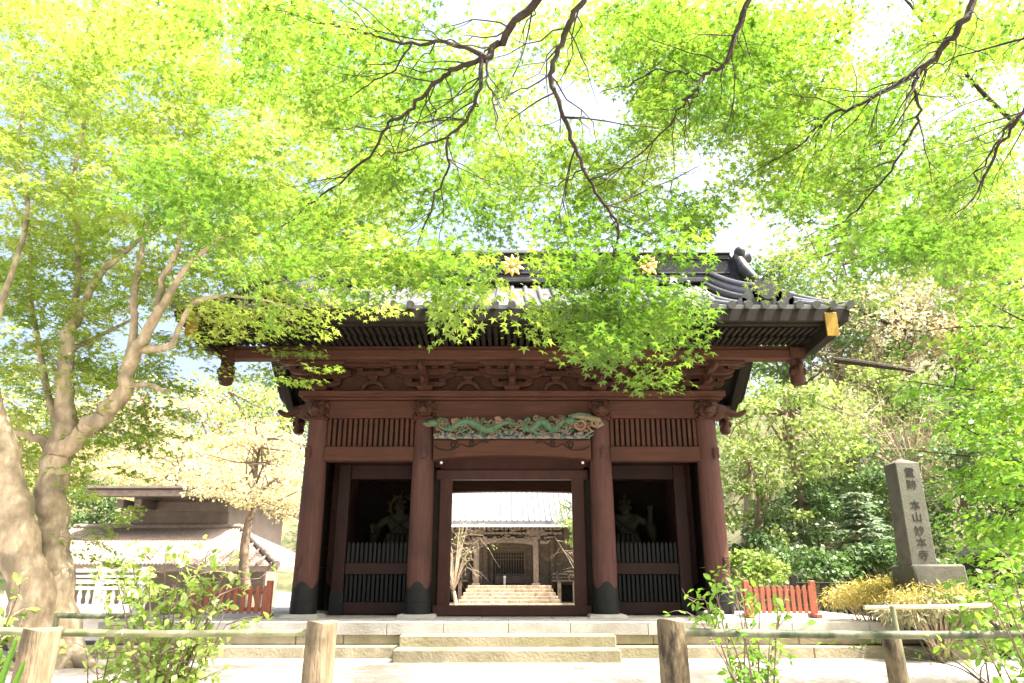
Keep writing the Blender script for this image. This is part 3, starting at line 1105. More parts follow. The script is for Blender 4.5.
pts = [(-1.42 + 2.84 * i / 12, 2.83 + .035 * math.sin(math.pi * i / 12) ** .6) for i in range(13)] + [(1.42, 3.07), (-1.42, 3.07)]
MB().prism(pts, 'y', RY - .14, RY + .12).build('rainbow_beam', M['redx'], gate, bev=0.01)
MB().box(-1.4, 1.4, RY - .05, RY + .05, 3.09, 3.84).build('transom_board', M['dark'], gate)
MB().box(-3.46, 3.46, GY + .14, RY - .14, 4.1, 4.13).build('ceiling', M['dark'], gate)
BY = 13.55
for s in (-1, 1):
    xa, xb = sorted((s * 1.80, s * 2.98))
    pa, pb = sorted((s * 2.98, s * 3.2))
    m = MB()
    m.box(pa, pb, BY - .09, BY + .09, .49, 3.1)
    m.box(xa, xb, BY - .06, BY + .06, .50, .70)
    m.box(xa, xb, BY - .06, BY + .06, 1.16, 1.36)
    m.box(xa, xb, BY - .06, BY + .06, 2.84, 3.1)
    bf = m.build('bay_frame', M['maroon'], gate, bev=0.01)
    MB().box(min(pa, xa), max(pb, xb), BY - .02, BY + .02, 3.102, 4.05).build('transom_board', M['dark'], bf)
    sh = MB()
    sh.box(pa - .01, pb + .01, BY - .1, BY + .1, .492, .86)
    sh.build('iron_shoe', M['black'], bf)
    m = MB()
    n = 15
    for i in range(n):
        x = xa + (i + .5) * (xb - xa) / n
        m.box(x - .027, x + .027, BY - .025, BY + .025, .701, 1.159)
    m.build('slat_panel', M['blackslat'], bf, bev=0.006)
    m = MB()
    for i in range(n):
        x = xa + (i + .5) * (xb - xa) / n
        m.prism([(x - .027, 1.361), (x + .027, 1.361), (x + .027, 1.68), (x, 1.73), (x - .027, 1.68)], 'y', BY - .025, BY + .025)
    m.build('picket_row', M['blackslat'], bf, bev=0.004)
    xa, xb = sorted((s * 1.62, s * 3.45))
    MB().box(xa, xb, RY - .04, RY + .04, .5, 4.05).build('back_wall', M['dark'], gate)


# ================================================================== GUARDIAN STATUES
def skin_mesh(name, verts, edges, radii, root, sub=2):
    me = bpy.data.meshes.new(name)
    me.from_pydata(verts, edges, [])
    o = bpy.data.objects.new(name, me)
    COL.objects.link(o)
    sk = o.modifiers.new('skin', 'SKIN')
    sk.use_smooth_shade = True
    if not me.skin_vertices:
        return None
    for i, sv in enumerate(me.skin_vertices[0].data):
        r = radii[i]
        sv.radius = (r, r)
        sv.use_root = (i == root)
    if sub:
        ss = o.modifiers.new('sub', 'SUBSURF')
        ss.levels = sub
        ss.render_levels = sub
    dg = bpy.context.evaluated_depsgraph_get()
    res = bpy.data.meshes.new_from_object(o.evaluated_get(dg))
    bpy.data.objects.remove(o)
    bpy.data.meshes.remove(me)
    res.name = name
    return res


def statue(x, y, flip, label, ring):
    z0 = FLOOR + 0.52
    t = thing('guardian_statue', (x, y, FLOOR), label, 'statue', 'guardian statues in the gate bays')
    ped = MB()
    ped.frustum((x, y, FLOOR + .003), (1.0, .8), (.8, .62), .5)
    ped.build('pedestal', M['dark'], t, bev=.02)
    V, E, Rr = [], [], []

    def v(px, py, pz, r, par=None):
        V.append((x + flip * px, y + py, z0 + pz))
        Rr.append(r)
        if par is not None:
            E.append((par, len(V) - 1))
        return len(V) - 1
    pel = v(0, 0, .72, .17)
    wa = v(0, -.02, .9, .145, pel)
    ch = v(0, -.03, 1.12, .19, wa)
    nk = v(0, -.03, 1.30, .075, ch)
    hd = v(0, -.05, 1.42, .115, nk)
    v(0, -.04, 1.52, .10, hd)
    for s in (-1, 1):
        hp = v(s * .13, 0, .62, .13, pel)
        kn = v(s * .17, -.05, .34, .095, hp)
        an = v(s * .16, 0, .06, .06, kn)
        v(s * .19, -.16, .03, .05, an)
    arms = {1: [(.27, -.03, 1.22, .10), (.45, -.10, 1.08, .075), (.47, -.22, 1.28, .05)],
            -1: [(-.27, -.03, 1.22, .10), (-.43, -.1, 1.02, .075), (-.50, -.24, .93, .05)] if ring else
                [(-.27, -.03, 1.24, .10), (-.42, -.1, 1.2, .075), (-.44, -.2, 1.42, .05)]}
    for s in (1, -1):
        p = ch
        for q in arms[s]:
            p = v(q[0], q[1], q[2], q[3], p)
        ax, ay, az, _ = arms[s][-1]
        palm = v(ax + s * .01, ay - .02, az + .07, .042, p)
        for k in range(4):
            f1 = v(ax + (k - 1.5) * .026, ay - .02, az + .15 - .01 * abs(k - 1.5), .014, palm)
            v(ax + (k - 1.5) * .03, ay - .045, az + .19 - .012 * abs(k - 1.5), .011, f1)
        th = v(ax - s * .055, ay - .04, az + .10, .015, palm)
        v(ax - s * .075, ay - .06, az + .13, .011, th)
    me = skin_mesh('body', V, E, Rr, pel)
    if me:
        link_mesh('body', me, M['statue'], t)
    fx = MB()
    hz = z0 + 1.43
    fx.sphere((x, y - .17, hz - .01), (.022, .035, .03), 8, 6)
    for s in (-1, 1):
        fx.sphere((x + s * .045, y - .145, hz + .02), (.02, .02, .012), 8, 6)
        fx.sphere((x + s * .115, y - .04, hz), (.02, .03, .045), 8, 6)
        fx.tube([(x + s * .02, y - .15, hz + .05), (x + s * .075, y - .135, hz + .06)], [.012, .008], 6)
    fx.sphere((x, y - .155, hz - .055), (.04, .02, .012), 8, 6)
    fx.build('face', M['statue'], t)
    cr = MB()
    cr.sphere((x, y - .03, hz + .13), (.07, .07, .05), 10, 8)
    cr.sphere((x, y - .03, hz + .22), (.04, .04, .06), 10, 8)
    for k in range(7):
        a = math.pi * (k / 6) - math.pi
        cr.tube([(x + .1 * math.cos(a), y - .04 + .1 * math.sin(a), hz + .08), (x + .12 * math.cos(a), y - .04 + .12 * math.sin(a), hz + .16)], [.018, .006], 6)
    cr.build('topknot_crown', M['statue'], t)
    rb_ = MB()
    rb_.lathe([(.36, .28), (.33, .4), (.26, .62), (.2, .78), (.18, .9), (.205, .94), (.2, .98)], (x, y, z0), 18)
    for s in (-1, 1):                            # hanging sleeves and scarf
        sx, sy, sz = arms[s * 1][1][:3]
        rb_.tube([(x + flip * sx, y + sy, z0 + sz + .05), (x + flip * (sx + s * .05), y + sy, z0 + sz - .12), (x + flip * (sx + s * .1), y + sy + .05, z0 + sz - .34)], [.10, .11, .04], 10)
    rb_.tube([(x + .24 * math.cos(a_), y + .2 * math.sin(a_), z0 + .93 + .02 * math.sin(3 * a_)) for a_ in [k * math.pi / 8 for k in range(17)]], .03, 7)
    for k in range(9):                           # skirt plates
        a_ = math.pi + math.pi * k / 8
        rb_.tube([(x + .23 * math.cos(a_), y + .22 * math.sin(a_), z0 + .9), (x + .29 * math.cos(a_), y + .29 * math.sin(a_), z0 + .72), (x + .33 * math.cos(a_), y + .33 * math.sin(a_), z0 + .55)], [.04, .05, .02], 6)
    rb_.tube([(x - .2, y - .16, z0 + 1.24), (x - .05, y - .23, z0 + 1.1), (x + .12, y - .2, z0 + .98), (x + .2, y - .1, z0 + .92)], [.03, .035, .035, .02], 7)
    rb_.tube([(x + .2, y - .16, z0 + 1.24), (x + .02, y - .225, z0 + 1.13), (x - .14, y - .19, z0 + 1.0)], [.03, .035, .02], 7)
    rb_.build('robe', M['statuered'], t, smooth=60)
    if ring:
        h = MB()
        c = Vector((x, y + .12, hz + .02))
        n = 28
        P = [c + Vector((math.cos(2 * math.pi * k / n) * .23, 0, math.sin(2 * math.pi * k / n) * .23)) for k in range(n + 1)]
        h.tube(P, .028, 8, cap=False)
        for k in range(7):
            a = math.pi * k / 6 * 1.2 - .3
            d = Vector((math.cos(a), 0, math.sin(a)))
            h.tube([c + d * .23, c + d * .27 + Vector((0, 0, .01)), c + d * .31 + Vector((0, 0, .02))], [.03, .024, .006], 7)
        h.build('flame_halo', M['dimgilt'], t)
    return t


statue(-2.22, 14.75, 1, 'painted wooden guardian with a gold flaming halo in the left bay of the gate', True)
statue(2.25, 14.75, 1, 'pale painted guardian with both hands raised in the right bay of the gate', False)


# ================================================================== RED PICKET FENCES ON THE PLATFORM
def red_fence(x0, x1, y, n, label, endx):
    t = thing('picket_fence', ((x0 + x1) / 2, y, FLOOR), label, 'fence', 'low vermilion fences beside the gate')
    z = FLOOR
    for i in range(n):
        x = x0 + (i + .5) * (x1 - x0) / n
        MB().prism([(x - .032, z + .07), (x + .032, z + .07), (x + .032, z + .475), (x + .016, z + .5), (x - .016, z + .5), (x - .032, z + .475)], 'y', y - .055, y - .025).build('picket', M['vermilion'], t, bev=.004)
    for zz in (z + .10, z + .37):
        MB().box(x0, x1, y - .022, y + .022, zz, zz + .065).build('rail', M['vermilion'], t, bev=.006)
    for xe in (x0, x1):
        MB().box(xe - .045, xe + .045, y - .05, y + .05, z + .06, z + .58).build('post', M['vermilion'], t, bev=.008)
        MB().box(xe - .05, xe + .05, y - .19, y + .19, z + .003, z + .07).build('foot', M['vermilion'], t, bev=.01)


red_fence(3.86, 4.95, 12.6, 11, 'low vermilion picket fence standing right of the gate', 1)
red_fence(-5.3, -4.0, 12.6, 11, 'low vermilion picket fence standing left of the gate behind the bush', -1)


# ================================================================== STONE MONUMENT
def text_mesh(name, body, size, loc, mtx, material, parent, ext=0.004):
    cu = bpy.data.curves.new(name, 'FONT')
    cu.body = body
    cu.size = size
    cu.extrude = ext
    cu.align_x = 'CENTER'
    cu.align_y = 'CENTER'
    o = bpy.data.objects.new(name, cu)
    COL.objects.link(o)
    dg = bpy.context.evaluated_depsgraph_get()
    me = bpy.data.meshes.new_from_object(o.evaluated_get(dg))
    bpy.data.objects.remove(o)
    me.name = name
    me.transform(mtx.to_4x4())
    me.transform(Matrix.Translation(loc))
    me.materials.clear()
    return link_mesh(name, me, material, parent)


MX, MYY = 6.04, 11.25
mon = thing('stone_monument', (MX, MYY, 0.28), 'tall grey stone pillar carved with black characters on a block base', 'monument')
m = MB()
w = .19
m.add([(MX - w, MYY - w, 1.28), (MX + w, MYY - w, 1.28), (MX + w, MYY + w, 1.28), (MX - w, MYY + w, 1.28),
       (MX - w * .96, MYY - w * .96, 2.78), (MX + w * .96, MYY - w * .96, 2.78), (MX + w * .96, MYY + w * .96, 2.78), (MX - w * .96, MYY + w * .96, 2.78), (MX, MYY, 2.87)],
      [(0, 1, 5, 4), (1, 2, 6, 5), (2, 3, 7, 6), (3, 0, 4, 7), (4, 5, 8), (5, 6, 8), (6, 7, 8), (7, 4, 8), (3, 2, 1, 0)])
shaft = m.build('shaft', M['monument'], mon, bev=0.012)
m = MB()
m.frustum((MX + .17, MYY + .06, .96), (.78, .70), (.75, .67), .33)
m.build('base_block', M['monument'], mon, bev=0.03)
m = MB()
m.frustum((MX + .2, MYY + .14, .25), (.9, .8), (.86, .76), .708)
m.build('base_block', M['monument'], mon, bev=0.04)
rotx = Matrix.Rotation(math.pi / 2, 3, 'X')
for ch, z in zip("霊跡本山妙本寺", (2.62, 2.44, 2.13, 1.96, 1.76, 1.59, 1.41)):
    yy = MYY - w * (1 - .04 * (z - 1.28) / 1.5) - .002
    text_mesh('carved_character', ch, .155, Vector((MX + .01, yy, z)), rotx, M['ink'], shaft, .003)

# raised planting bed beside the platform with its kerb and drain
bed = thing('planting_bed', (8.5, 11.4, 0), 'low stone kerb with a square drain hole along the raised bed at right', 'kerb')
m = MB()
x = 6.24
rs = random.Random(9)
while x < 13:
    wv = rs.uniform(.7, 1.1)
    if not (x < 6.85 < x + wv):
        m.box(x + .004, x + wv - .004, 11.12, 11.42, -.1, .155)
    else:
        m.box(x + .004, 6.83, 11.12, 11.42, -.1, .155)
        m.box(7.17, max(x + wv, 7.2) - .004, 11.12, 11.42, -.1, .155)
        wv = max(wv, 7.2 - x)
    x += wv
m.build('kerb_stone', M['stone'], bed, bev=.015)
m = MB()
x = 6.24
while x < 13:
    wv = rs.uniform(.9, 1.4)
    m.box(x + .004, x + wv - .004, 11.15, 11.6, .16, .30 + rs.uniform(-.01, .01))
    x += wv
m.build('coping_stone', M['stone'], bed, bev=.02)
m = MB()
m.box(6.84, 6.87, 11.14, 11.7, -.1, .157)
m.box(7.13, 7.16, 11.14, 11.7, -.1, .157)
m.box(6.87, 7.13, 11.6, 11.7, -.1, .157)
m.build('drain_mouth', M['stone'], bed)
m = MB()
m.box(6.26, 13.5, 11.6, 18, -.3, .27)
tag(m.build('planting_soil', M['slope']), kind='structure')


# ================================================================== TEMPLE HALL SEEN THROUGH THE GATE
HY = 47.0
hall = thing('temple_hall', (-.15, HY, -.5), 'bleached timber temple hall with a wide pale roof and stone steps seen through the gate', 'temple hall')
HX = -.15


def hx(px, Y=HY):
    return at(px, 560, Y).x


def hz(py, Y=HY):
    return at(512, py, Y).z


zl = hz(585) - 0.02                              # landing
gl = gz(0, HY - 3)
for i in range(6):
    z1 = zl - (zl - gl) * i / 6
    hw = 2.55 + .11 * i
    m = MB()
    rs = random.Random(40 + i)
    x = HX - hw
    while x < HX + hw - .05:
        wv = min(rs.uniform(.5, 1.1), HX + hw - x)
        m.box(x + .006, x + wv - .006, HY - .42 * i - .45, HY - .42 * i + .2, gl - .2, z1 - .012 * rs.random())
        x += wv
    m.build('stone_step', M['hallstone'], hall, bev=.02)
MB().box(HX - 9, HX + 9, HY + .2, HY + 14, gl - .3, gl + .1).build('podium', M['hallstone'], hall)
MB().box(HX - 2.6, HX + 2.6, HY + .15, HY + 4.5, zl - .3, zl).build('porch_floor', M['hallstone'], hall)
PT = hz(538)
for x in (hx(476), hx(536)):
    m = MB()
    m.box(x - .17, x + .17, HY + .3, HY + .64, zl + .002, PT)
    c = m.build('porch_column', M['hallwood'], hall, bev=.03)
    m = MB()
    for k in range(3):
        m.box(x - .3 - .14 * k, x + .3 + .14 * k, HY + .2 - .06 * k, HY + .74 + .06 * k, PT - .05 + .2 * k, PT + .09 + .2 * k)
    m.tube([(x + (-.3 if x < 0 else .3), HY + .47, PT - .2), (x + (-.7 if x < 0 else .7), HY + .45, PT - .24), (x + (-.95 if x < 0 else .95), HY + .45, PT - .08)], [.13, .12, .06], 8)
    m.build('bracket_set', M['hallwood'], c)
    MB().box(x - .25, x + .25, HY + .22, HY + .72, zl + .001, zl + .12).build('base_stone', M['hallstone'], c)
xa, xb = hx(476), hx(536)
pts = [(xa + .17 + (xb - xa - .34) * i / 10, PT - .42 + .16 * math.sin(math.pi * i / 10) ** .6) for i in range(11)] + [(xb - .17, PT), (xa + .17, PT)]
MB().prism(pts, 'y', HY + .36, HY + .6).build('rainbow_beam', M['hallwood'], hall)
m = MB()
rs = random.Random(77)
E0, E1 = hz(539), hz(525)
for i in range(90):                              # carved frieze and bracketing under the eave
    x = rs.uniform(hx(455), hx(562))
    z = rs.uniform(E0, E1)
    m.sphere((x, HY + .2 + rs.uniform(-.1, .2), z), (rs.uniform(.08, .25), .14, rs.uniform(.05, .12)), 7, 5)
for i in range(24):
    x = hx(455) + (hx(562) - hx(455)) * (i + .5) / 24
    m.box(x - .1, x + .1, HY - .1, HY + .7, E1 - .3, E1 - .12)
    m.box(x - .16, x + .16, HY + .1, HY + .7, E1 - .55, E1 - .42)
m.build('carved_frieze', M['hallwood'], hall)
MB().box(hx(452), hx(565), HY + .45, HY + .7, E0 - .05, E1 + .1).build('frieze_board', M['halldark'], hall)
WY = HY + 3.6
m = MB()
for i in range(16):
    m.box(HX - 8.6, HX + 8.6, WY, WY + .15, zl + .3 * i + .005, zl + .3 * i + .295)
m.build('plank_wall', M['hallwood'], hall)
for x in (-5.2, -2.9, -1.75, 1.55, 2.7, 5.0):
    m = MB()
    m.lathe([(.2, 0), (.2, 4.2)], (x, WY - .1, zl - .2), 14)
    m.build('wall_column', M['hallwood'], hall)
dx0, dx1 = hx(493, WY), hx(524, WY)
MB().box(dx0, dx1, WY - .06, WY - .01, zl - .1, hz(552, WY)).build('doorway', M['halldark'], hall)
m = MB()
for i in range(13):
    x = dx0 + (dx1 - dx0) * i / 12
    m.box(x - .02, x + .02, WY - .1, WY - .07, zl + .35, hz(552, WY))
for i in range(7):
    z = zl + 1.6 + i * .22
    m.box(dx0, dx1, WY - .105, WY - .1, z, z + .04)
m.box(dx0 - .12, dx0, WY - .12, WY - .02, zl - .1, hz(550, WY))
m.box(dx1, dx1 + .12, WY - .12, WY - .02, zl - .1, hz(550, WY))
m.build('door_lattice', M['hallwood'], hall)
for s in (-1, 1):                                # verandah floor and railing on each side
    a, b = sorted((HX + s * 2.7, HX + s * 8.6))
    m = MB()
    m.box(a, b, WY - 1.7, WY, zl + .2, zl + .32)
    m.box(a, b, WY - 1.72, WY - 1.62, zl + .62, zl + .72)
    m.box(a, b, WY - 1.7, WY - 1.64, zl + .45, zl + .5)
    for i in range(8):
        x = a + (b - a) * (i + .5) / 8
        m.box(x - .05, x + .05, WY - 1.72, WY - 1.62, zl + .32, zl + .9)
    m.build('verandah_rail', M['hallwood'], hall)
    m = MB()
    for i in range(6):
        x = a + (b - a) * (i + .5) / 6
        m.box(x - .12, x + .12, WY - 1.6, WY - 1.4, gl - .1, zl + .2)
    m.build('verandah_post', M['hallstone'], hall)
# roof: long slope with standing ribs, eave line pale
re, rr_ = hz(521, HY - .4), hz(478, HY + 9)
m = MB()
n = 10
pf = [(HY - .4 + 9.6 * i / n, re + (rr_ + 1.6 - re) * (.75 * (i / n) + .25 * (i / n) ** 2)) for i in range(n + 1)]
m.prism(pf + [(y, z - .22) for y, z in reversed(pf)], 'x', HX - 11, HX + 11)
i = -11.0
while i < 11:
    m.tube([(HX + i, y, z + .02) for y, z in pf], .05, 6)
    i += .36
hr_ = m.build('roof', M['hallroof'], hall, smooth=50)
MB().box(HX - 10.95, HX + 10.95, HY - .46, HY - .28, re - .36, re - .23).build('eave_board', M['white'], hr_)
pf2 = [(2 * pf[-1][0] - y, z) for y, z in pf]
MB().prism(pf2 + [(y, z - .22) for y, z in reversed(pf2)], 'x', HX - 11, HX + 11).build('rear_roof', M['hallroof'], hall)
MB().box(HX - 8.6, HX + 8.6, WY + .3, WY + 9, gl, zl + 5.0).build('inner_wall', M['halldark'], hall)
ob = thing('offering_box', (HX, HY + 1.7, zl), 'black slatted offering box in front of the hall doorway', 'box')
m = MB()
m.box(HX - .95, HX + .95, HY + 1.4, HY + 2.0, zl + .08, zl + .58)
m.box(HX - 1.0, HX + 1.0, HY + 1.35, HY + 2.05, zl + .581, zl + .66)
m.build('chest', M['halldark'], ob, bev=.02)
m = MB()
for i in range(9):
    m.box(HX - .9, HX + .9, HY + 1.42 + i * .065, HY + 1.45 + i * .065, zl + .661, zl + .70)
m.build('slat_top', M['blackslat'], ob)
m = MB()
for q in (-1, 1):
    m.box(HX + q * .8 - .08, HX + q * .8 + .08, HY + 1.42, HY + 1.98, zl, zl + .08)
m.build('foot', M['blackslat'], ob)
sp = thing('white_post', (hx(504.5), HY + .6, zl), 'short white post standing at the top of the hall steps', 'post')
m = MB()
m.lathe([(.07, 0), (.07, .42), (.095, .44), (.095, .52), (.04, .57)], (hx(504.5), HY + .6, zl), 12)
m.build('shaft', M['stonetop'], sp)

# ================================================================== BUILDING AND BALUSTRADE ON THE LEFT
BYD = 25.0


def bx_(px, Y=BYD):
    return at(px, 520, Y).x


def bz_(py, Y=BYD):
    return at(180, py, Y).z


lb = thing('tiled_building', (-11, BYD, gz(-11, BYD)), 'low grey walled temple building with a pale tiled lower roof behind the white railing', 'building')
m = MB()
m.box(bx_(131), bx_(228), BYD, BYD + 6, -.6, bz_(496))
m.build('wall', M['plaster'], lb)
e0 = bz_(497, BYD - 1.4)
m = MB()
rp = [(BYD - 1.5, e0), (BYD + 3, e0 + .42), (BYD + 7.5, e0)]
m.prism(rp + [(y, z + .26) for y, z in reversed(rp)], 'x', bx_(84, BYD - 1.4), bx_(250))
ro = m.build('roof', M['plaster'], lb)
m = MB()
m.box(bx_(84, BYD - 1.4) + .02, bx_(249.5), BYD - 1.56, BYD - 1.49, e0 + .02, e0 + .2)
m.box(bx_(84, BYD - 1.4) - .04, bx_(250.5), BYD - 1.66, BYD - 1.44, e0 + .262, e0 + .33)
m.build('eave_board', M['paleroof'], ro)
m = MB()
m.box(bx_(131), bx_(228), BYD - .12, BYD - .003, e0 - .35, e0 - .02)
for px in (133, 150):
    m.box(bx_(px), bx_(px) + .22, BYD - 1.2, BYD - .12, e0 - .3, e0 - .05)
m.build('eave_beam', M['plaster'], lb)
m = MB()
y1, z1, y0, z0 = BYD - .02, bz_(529), BYD - 3.4, bz_(566, BYD - 3.4)
XL, XR0, XR1 = bx_(40, BYD - 2), bx_(243), bx_(282, BYD - 3.4)
m.add([(XL, y0, z0), (XR1, y0, z0), (XR0, y1, z1), (XL, y1, z1), (XL, y0, z0 - .15), (XR1, y0, z0 - .15), (XR1, BYD + 3, z0), (XR1, BYD + 3, z0 - .15)],
      [(0, 1, 2, 3), (4, 5, 1, 0), (1, 6, 2), (1, 5, 7, 6)])
n = 52
for i in range(n):
    x = XL + (XR0 - XL) * i / (n - 1)
    m.tube([(x, y0 - .03, z0 + .03), (x, y1, z1 + .03)], .05, 6)
for i in range(6):
    t = (i + .5) / 6
    m.tube([(XR0 + (XR1 - XR0) * t, y0 - .03, z0 + .03), (XR0 + (XR1 - XR0) * t, y1 - (y1 - y0) * t, z1 - (z1 - z0) * t + .03)], .05, 6)
m.tube([(XR1, y0 - .05, z0 + .05), (XR0, y1, z1 + .05)], .10, 8)
m.tube([(XL, y1 - .08, z1 + .06), (XR0, y1 - .08, z1 + .06)], .10, 8)
m.build('lower_roof', M['paleroof'], lb, smooth=50)
MB().box(XL + 1, XR1 - .6, y0 + .7, y0 + .9, -.6, z0 + .2).build('lower_wall', M['plaster'], lb)

BZ = 17.0
bal = thing('white_railing', (at(80, 600, BZ).x, BZ, 0), 'white painted board railing with balusters at the left behind the maple', 'railing')
xa, xb = at(10, 590, BZ).x, at(143, 590, BZ).x
zt, zb = at(80, 571, BZ).z, at(80, 612, BZ).z
m = MB()
for z0, z1 in ((zt - .03, zt + .04), (zt - .14, zt - .09), (zt - .27, zt - .19), (zt - .40, zt - .33)):
    m.box(xa, xb, BZ - .04, BZ + .04, z0, z1)
m.box(xa, xb, BZ - .05, BZ + .05, zb - .02, zb + .16)
m.build('rail', M['white'], bal, bev=.008)
n = 16
for i in range(n):
    x = xa + (xb - xa) * (i + .5) / n
    MB().lathe([(.045, 0), (.03, .06), (.055, .16), (.03, .28), (.045, .36)], (x, BZ, zb + .16), 8).build('baluster', M['white'], bal)
for i in range(4):
    x = xa + (xb - xa) * i / 3
    MB().box(x - .07, x + .07, BZ - .07, BZ + .07, -.1, zt + .08).build('post', M['white'], bal, bev=.01)
MB().box(xa, xb, BZ - .35, BZ + .35, -.1, zb - .03).build('kerb', M['stonetop'], bal, bev=.02)
lk = thing('stone_kerb', (-7.6, 12.6, 0), 'dark edging stones on the ground between the maple trunk and the platform', 'kerb')
m = MB()
x = -9.4
while x < -6.3:
    wv = rs.uniform(.5, .9)
    m.box(x + .004, x + wv - .004, 12.4, 12.75, -.1, .13)
    x += wv
m.build('edging', M['monument'], lk, bev=.02)


# ================================================================== FOREGROUND BAMBOO FENCE
def log_post(name, px, top, Y, r, lean, material, label, grp='log posts of the bamboo fence'):
    b = at(px, top, Y)
    t = thing(name, (b.x - lean, Y, 0), label, 'post', grp)
    m = MB()
    n, k = 22, 12
    vs, fs = [], []
    for j in range(k):
        z = -.05 + (b.z + .05) * j / (k - 1)
        cx = b.x - lean + lean * j / (k - 1)
        for i in range(n):
            a = 2 * math.pi * i / n
            rr = r * (1.03 - .06 * j / k) * (1 + .035 * math.sin(3 * a + 1.3 * j / k) + .02 * math.sin(7 * a + 2))
            vs.append((cx + rr * math.cos(a), Y + rr * math.sin(a), z + (.008 * math.sin(2 * a) if j == k - 1 else 0)))
    for j in range(k - 1):
        for i in range(n):
            i2 = (i + 1) % n
            fs.append((j * n + i, j * n + i2, (j + 1) * n + i2, (j + 1) * n + i))
    m.add(vs, fs)
    c = m.build('log', material, t)
    tb = MB()
    top_ = [vs[(k - 1) * n + i] for i in range(n)]
    tb.add(top_ + [(b.x, Y, b.z + .006)], [(i, (i + 1) % n, n) for i in range(n)])
    tb.build('sawn_top', M['postwood'], t)
    return t


log_post('log_post', 322, 622, 4.0, .078, .012, M['postwood'], 'pale log post where the left bamboo rail ends before the steps')
log_post('log_post', 670.5, 620, 4.0, .074, -.012, M['postdark'], 'mottled dark log post where the right bamboo rail begins')
log_post('log_post', 43, 629, 3.9, .088, .04, M['postwood'], 'sunlit thick log post in front of the maple trunk at far left')
log_post('log_post', 890, 634, 4.35, .05, -.03, M['postdark'], 'thin dark leaning post under the right bamboo rail near the monument')


def bamboo(name, a, b, r0, r1, material, label, nodes=9, grp=None):
    a, b = Vector(a), Vector(b)
    t = tag(MB_bamboo(name, a, b, r0, r1, material, nodes), label, 'rail', grp)
    return t


def MB_bamboo(name, a, b, r0, r1, material, nodes):
    m = MB()
    P, rr = [], []
    for i in range(nodes):
        t0 = i / nodes
        for dt, k in ((0.0, 1.0), (.02, 1.0), (.5, .97), (.94, .98), (.965, 1.14), (.985, .93)):
            t = t0 + dt / nodes
            P.append(a.lerp(b, t) - Vector((0, 0, .012 * math.sin(math.pi * t))))
            rr.append((r0 + (r1 - r0) * t) * k)
    P.append(b)
    rr.append(r1)
    m.tube(P, rr, 12)
    return m.build(name, material, None, smooth=50, base=a)


bamboo('bamboo_rail', at(-60, 629.5, 4.0), at(312, 632.5, 4.0), .020, .017, M['bamboo'], 'long greenish bamboo rail at left tied between the log posts', 6, 'bamboo rails')
bamboo('bamboo_rail', at(684, 632, 4.0), at(1100, 633, 4.2), 0.020, .022, M['bamboodark'], 'mossy bamboo rail at right running behind the bushes', 6, 'bamboo rails')
bamboo('bamboo_rail', at(58, 615.5, 8.6), at(160, 614.5, 8.8), .03, .03, M['bamboodark'], 'farther short dark bamboo rail right of the maple trunk', 5, 'bamboo rails')
bamboo('bamboo_rail', at(864, 607.5, 4.9), at(1090, 600, 5.1), .013, .016, M['bamboopale'], 'thin pale dry bamboo pole above the mossy rail at right', 6, 'bamboo rails')
st = at(899, 634, 4.6)
bamboo('bamboo_stake', (st.x + .03, 4.6, -.02), at(892, 606, 4.8), .017, .016, M['bamboo'], 'short upright bamboo stake holding up the thin pale pole', 4)
bamboo('bamboo_stake', (at(60, 640, 8.6).x - .1, 8.7, -.02), at(57, 612, 8.6), .03, .03, M['bamboo'], 'short bamboo stake at the end of the farther dark rail', 4)
bamboo('bamboo_stake', (at(157, 640, 8.8).x, 8.9, -.02), at(157, 611, 8.8), .03, .03, M['bamboo'], 'bamboo stake by the left bush carrying the farther dark rail', 4)

# dark garden fence, lantern and black box at right
gf = thing('garden_fence', (6.6, 15.2, .27), 'thin dark lattice garden fence beyond the red picket fence at right', 'fence')
m = MB()
xa, xb = at(795, 600, 15.2).x, at(850, 600, 15.2).x
zt, zb = at(815, 583, 15.2).z, .27
for i in range(9):
    x = xa + (xb - xa) * i / 8
    m.tube([(x, 15.2, zb), (x, 15.2, zt + .03)], .014, 6)
m.build('upright', M['blackslat'], gf)
m = MB()
for k in range(4):
    z = zb + .1 + (zt - zb - .1) * k / 3
    m.tube([(xa, 15.18, z), (xb, 15.18, z)], .015, 6)
m.build('crossbar', M['blackslat'], gf)
for x in (xa, xb):
    MB().box(x - .05, x + .05, 15.15, 15.25, .2, zt + .12).build('post', M['blackslat'], gf)
lx = at(804, 575, 17.5).x
lt = thing('stone_lantern', (lx, 17.5, gz(lx, 17.5)), 'small grey stone lantern peeping over the dark garden fence', 'lantern')
zl_ = gz(lx, 17.5)
ztp = at(804, 564, 17.5).z
hgt = ztp - zl_
m = MB()
m.lathe([(.26, 0), (.26, .12), (.10, .2), (.10, hgt * .5), (.24, hgt * .56), (.24, hgt * .6)], (lx, 17.5, zl_), 6)
m.build('pedestal', M['monument'], lt)
m = MB()
m.lathe([(.17, hgt * .602), (.17, hgt * .78)], (lx, 17.5, zl_), 6)
m.build('fire_box', M['monument'], lt)
m = MB()
m.lathe([(.36, hgt * .782), (.34, hgt * .81), (.10, hgt * .92), (.05, hgt * .94), (.08, hgt * .965), (.02, hgt)], (lx, 17.5, zl_), 6)
m.build('cap', M['monument'], lt)
bxp = at(992, 590, 11.9)
bb_ = thing('black_cabinet', (bxp.x, 11.9, .27), 'black wooden cabinet on legs half hidden by leaves right of the monument', 'cabinet')
x0, x1 = at(977, 570, 11.9).x, at(1011, 570, 11.9).x
zb_, zt_ = at(990, 586, 11.9).z, at(990, 556, 11.9).z
MB().box(x0, x1, 11.8, 12.3, zb_, zt_).build('body', M['blackslat'], bb_, bev=.01)
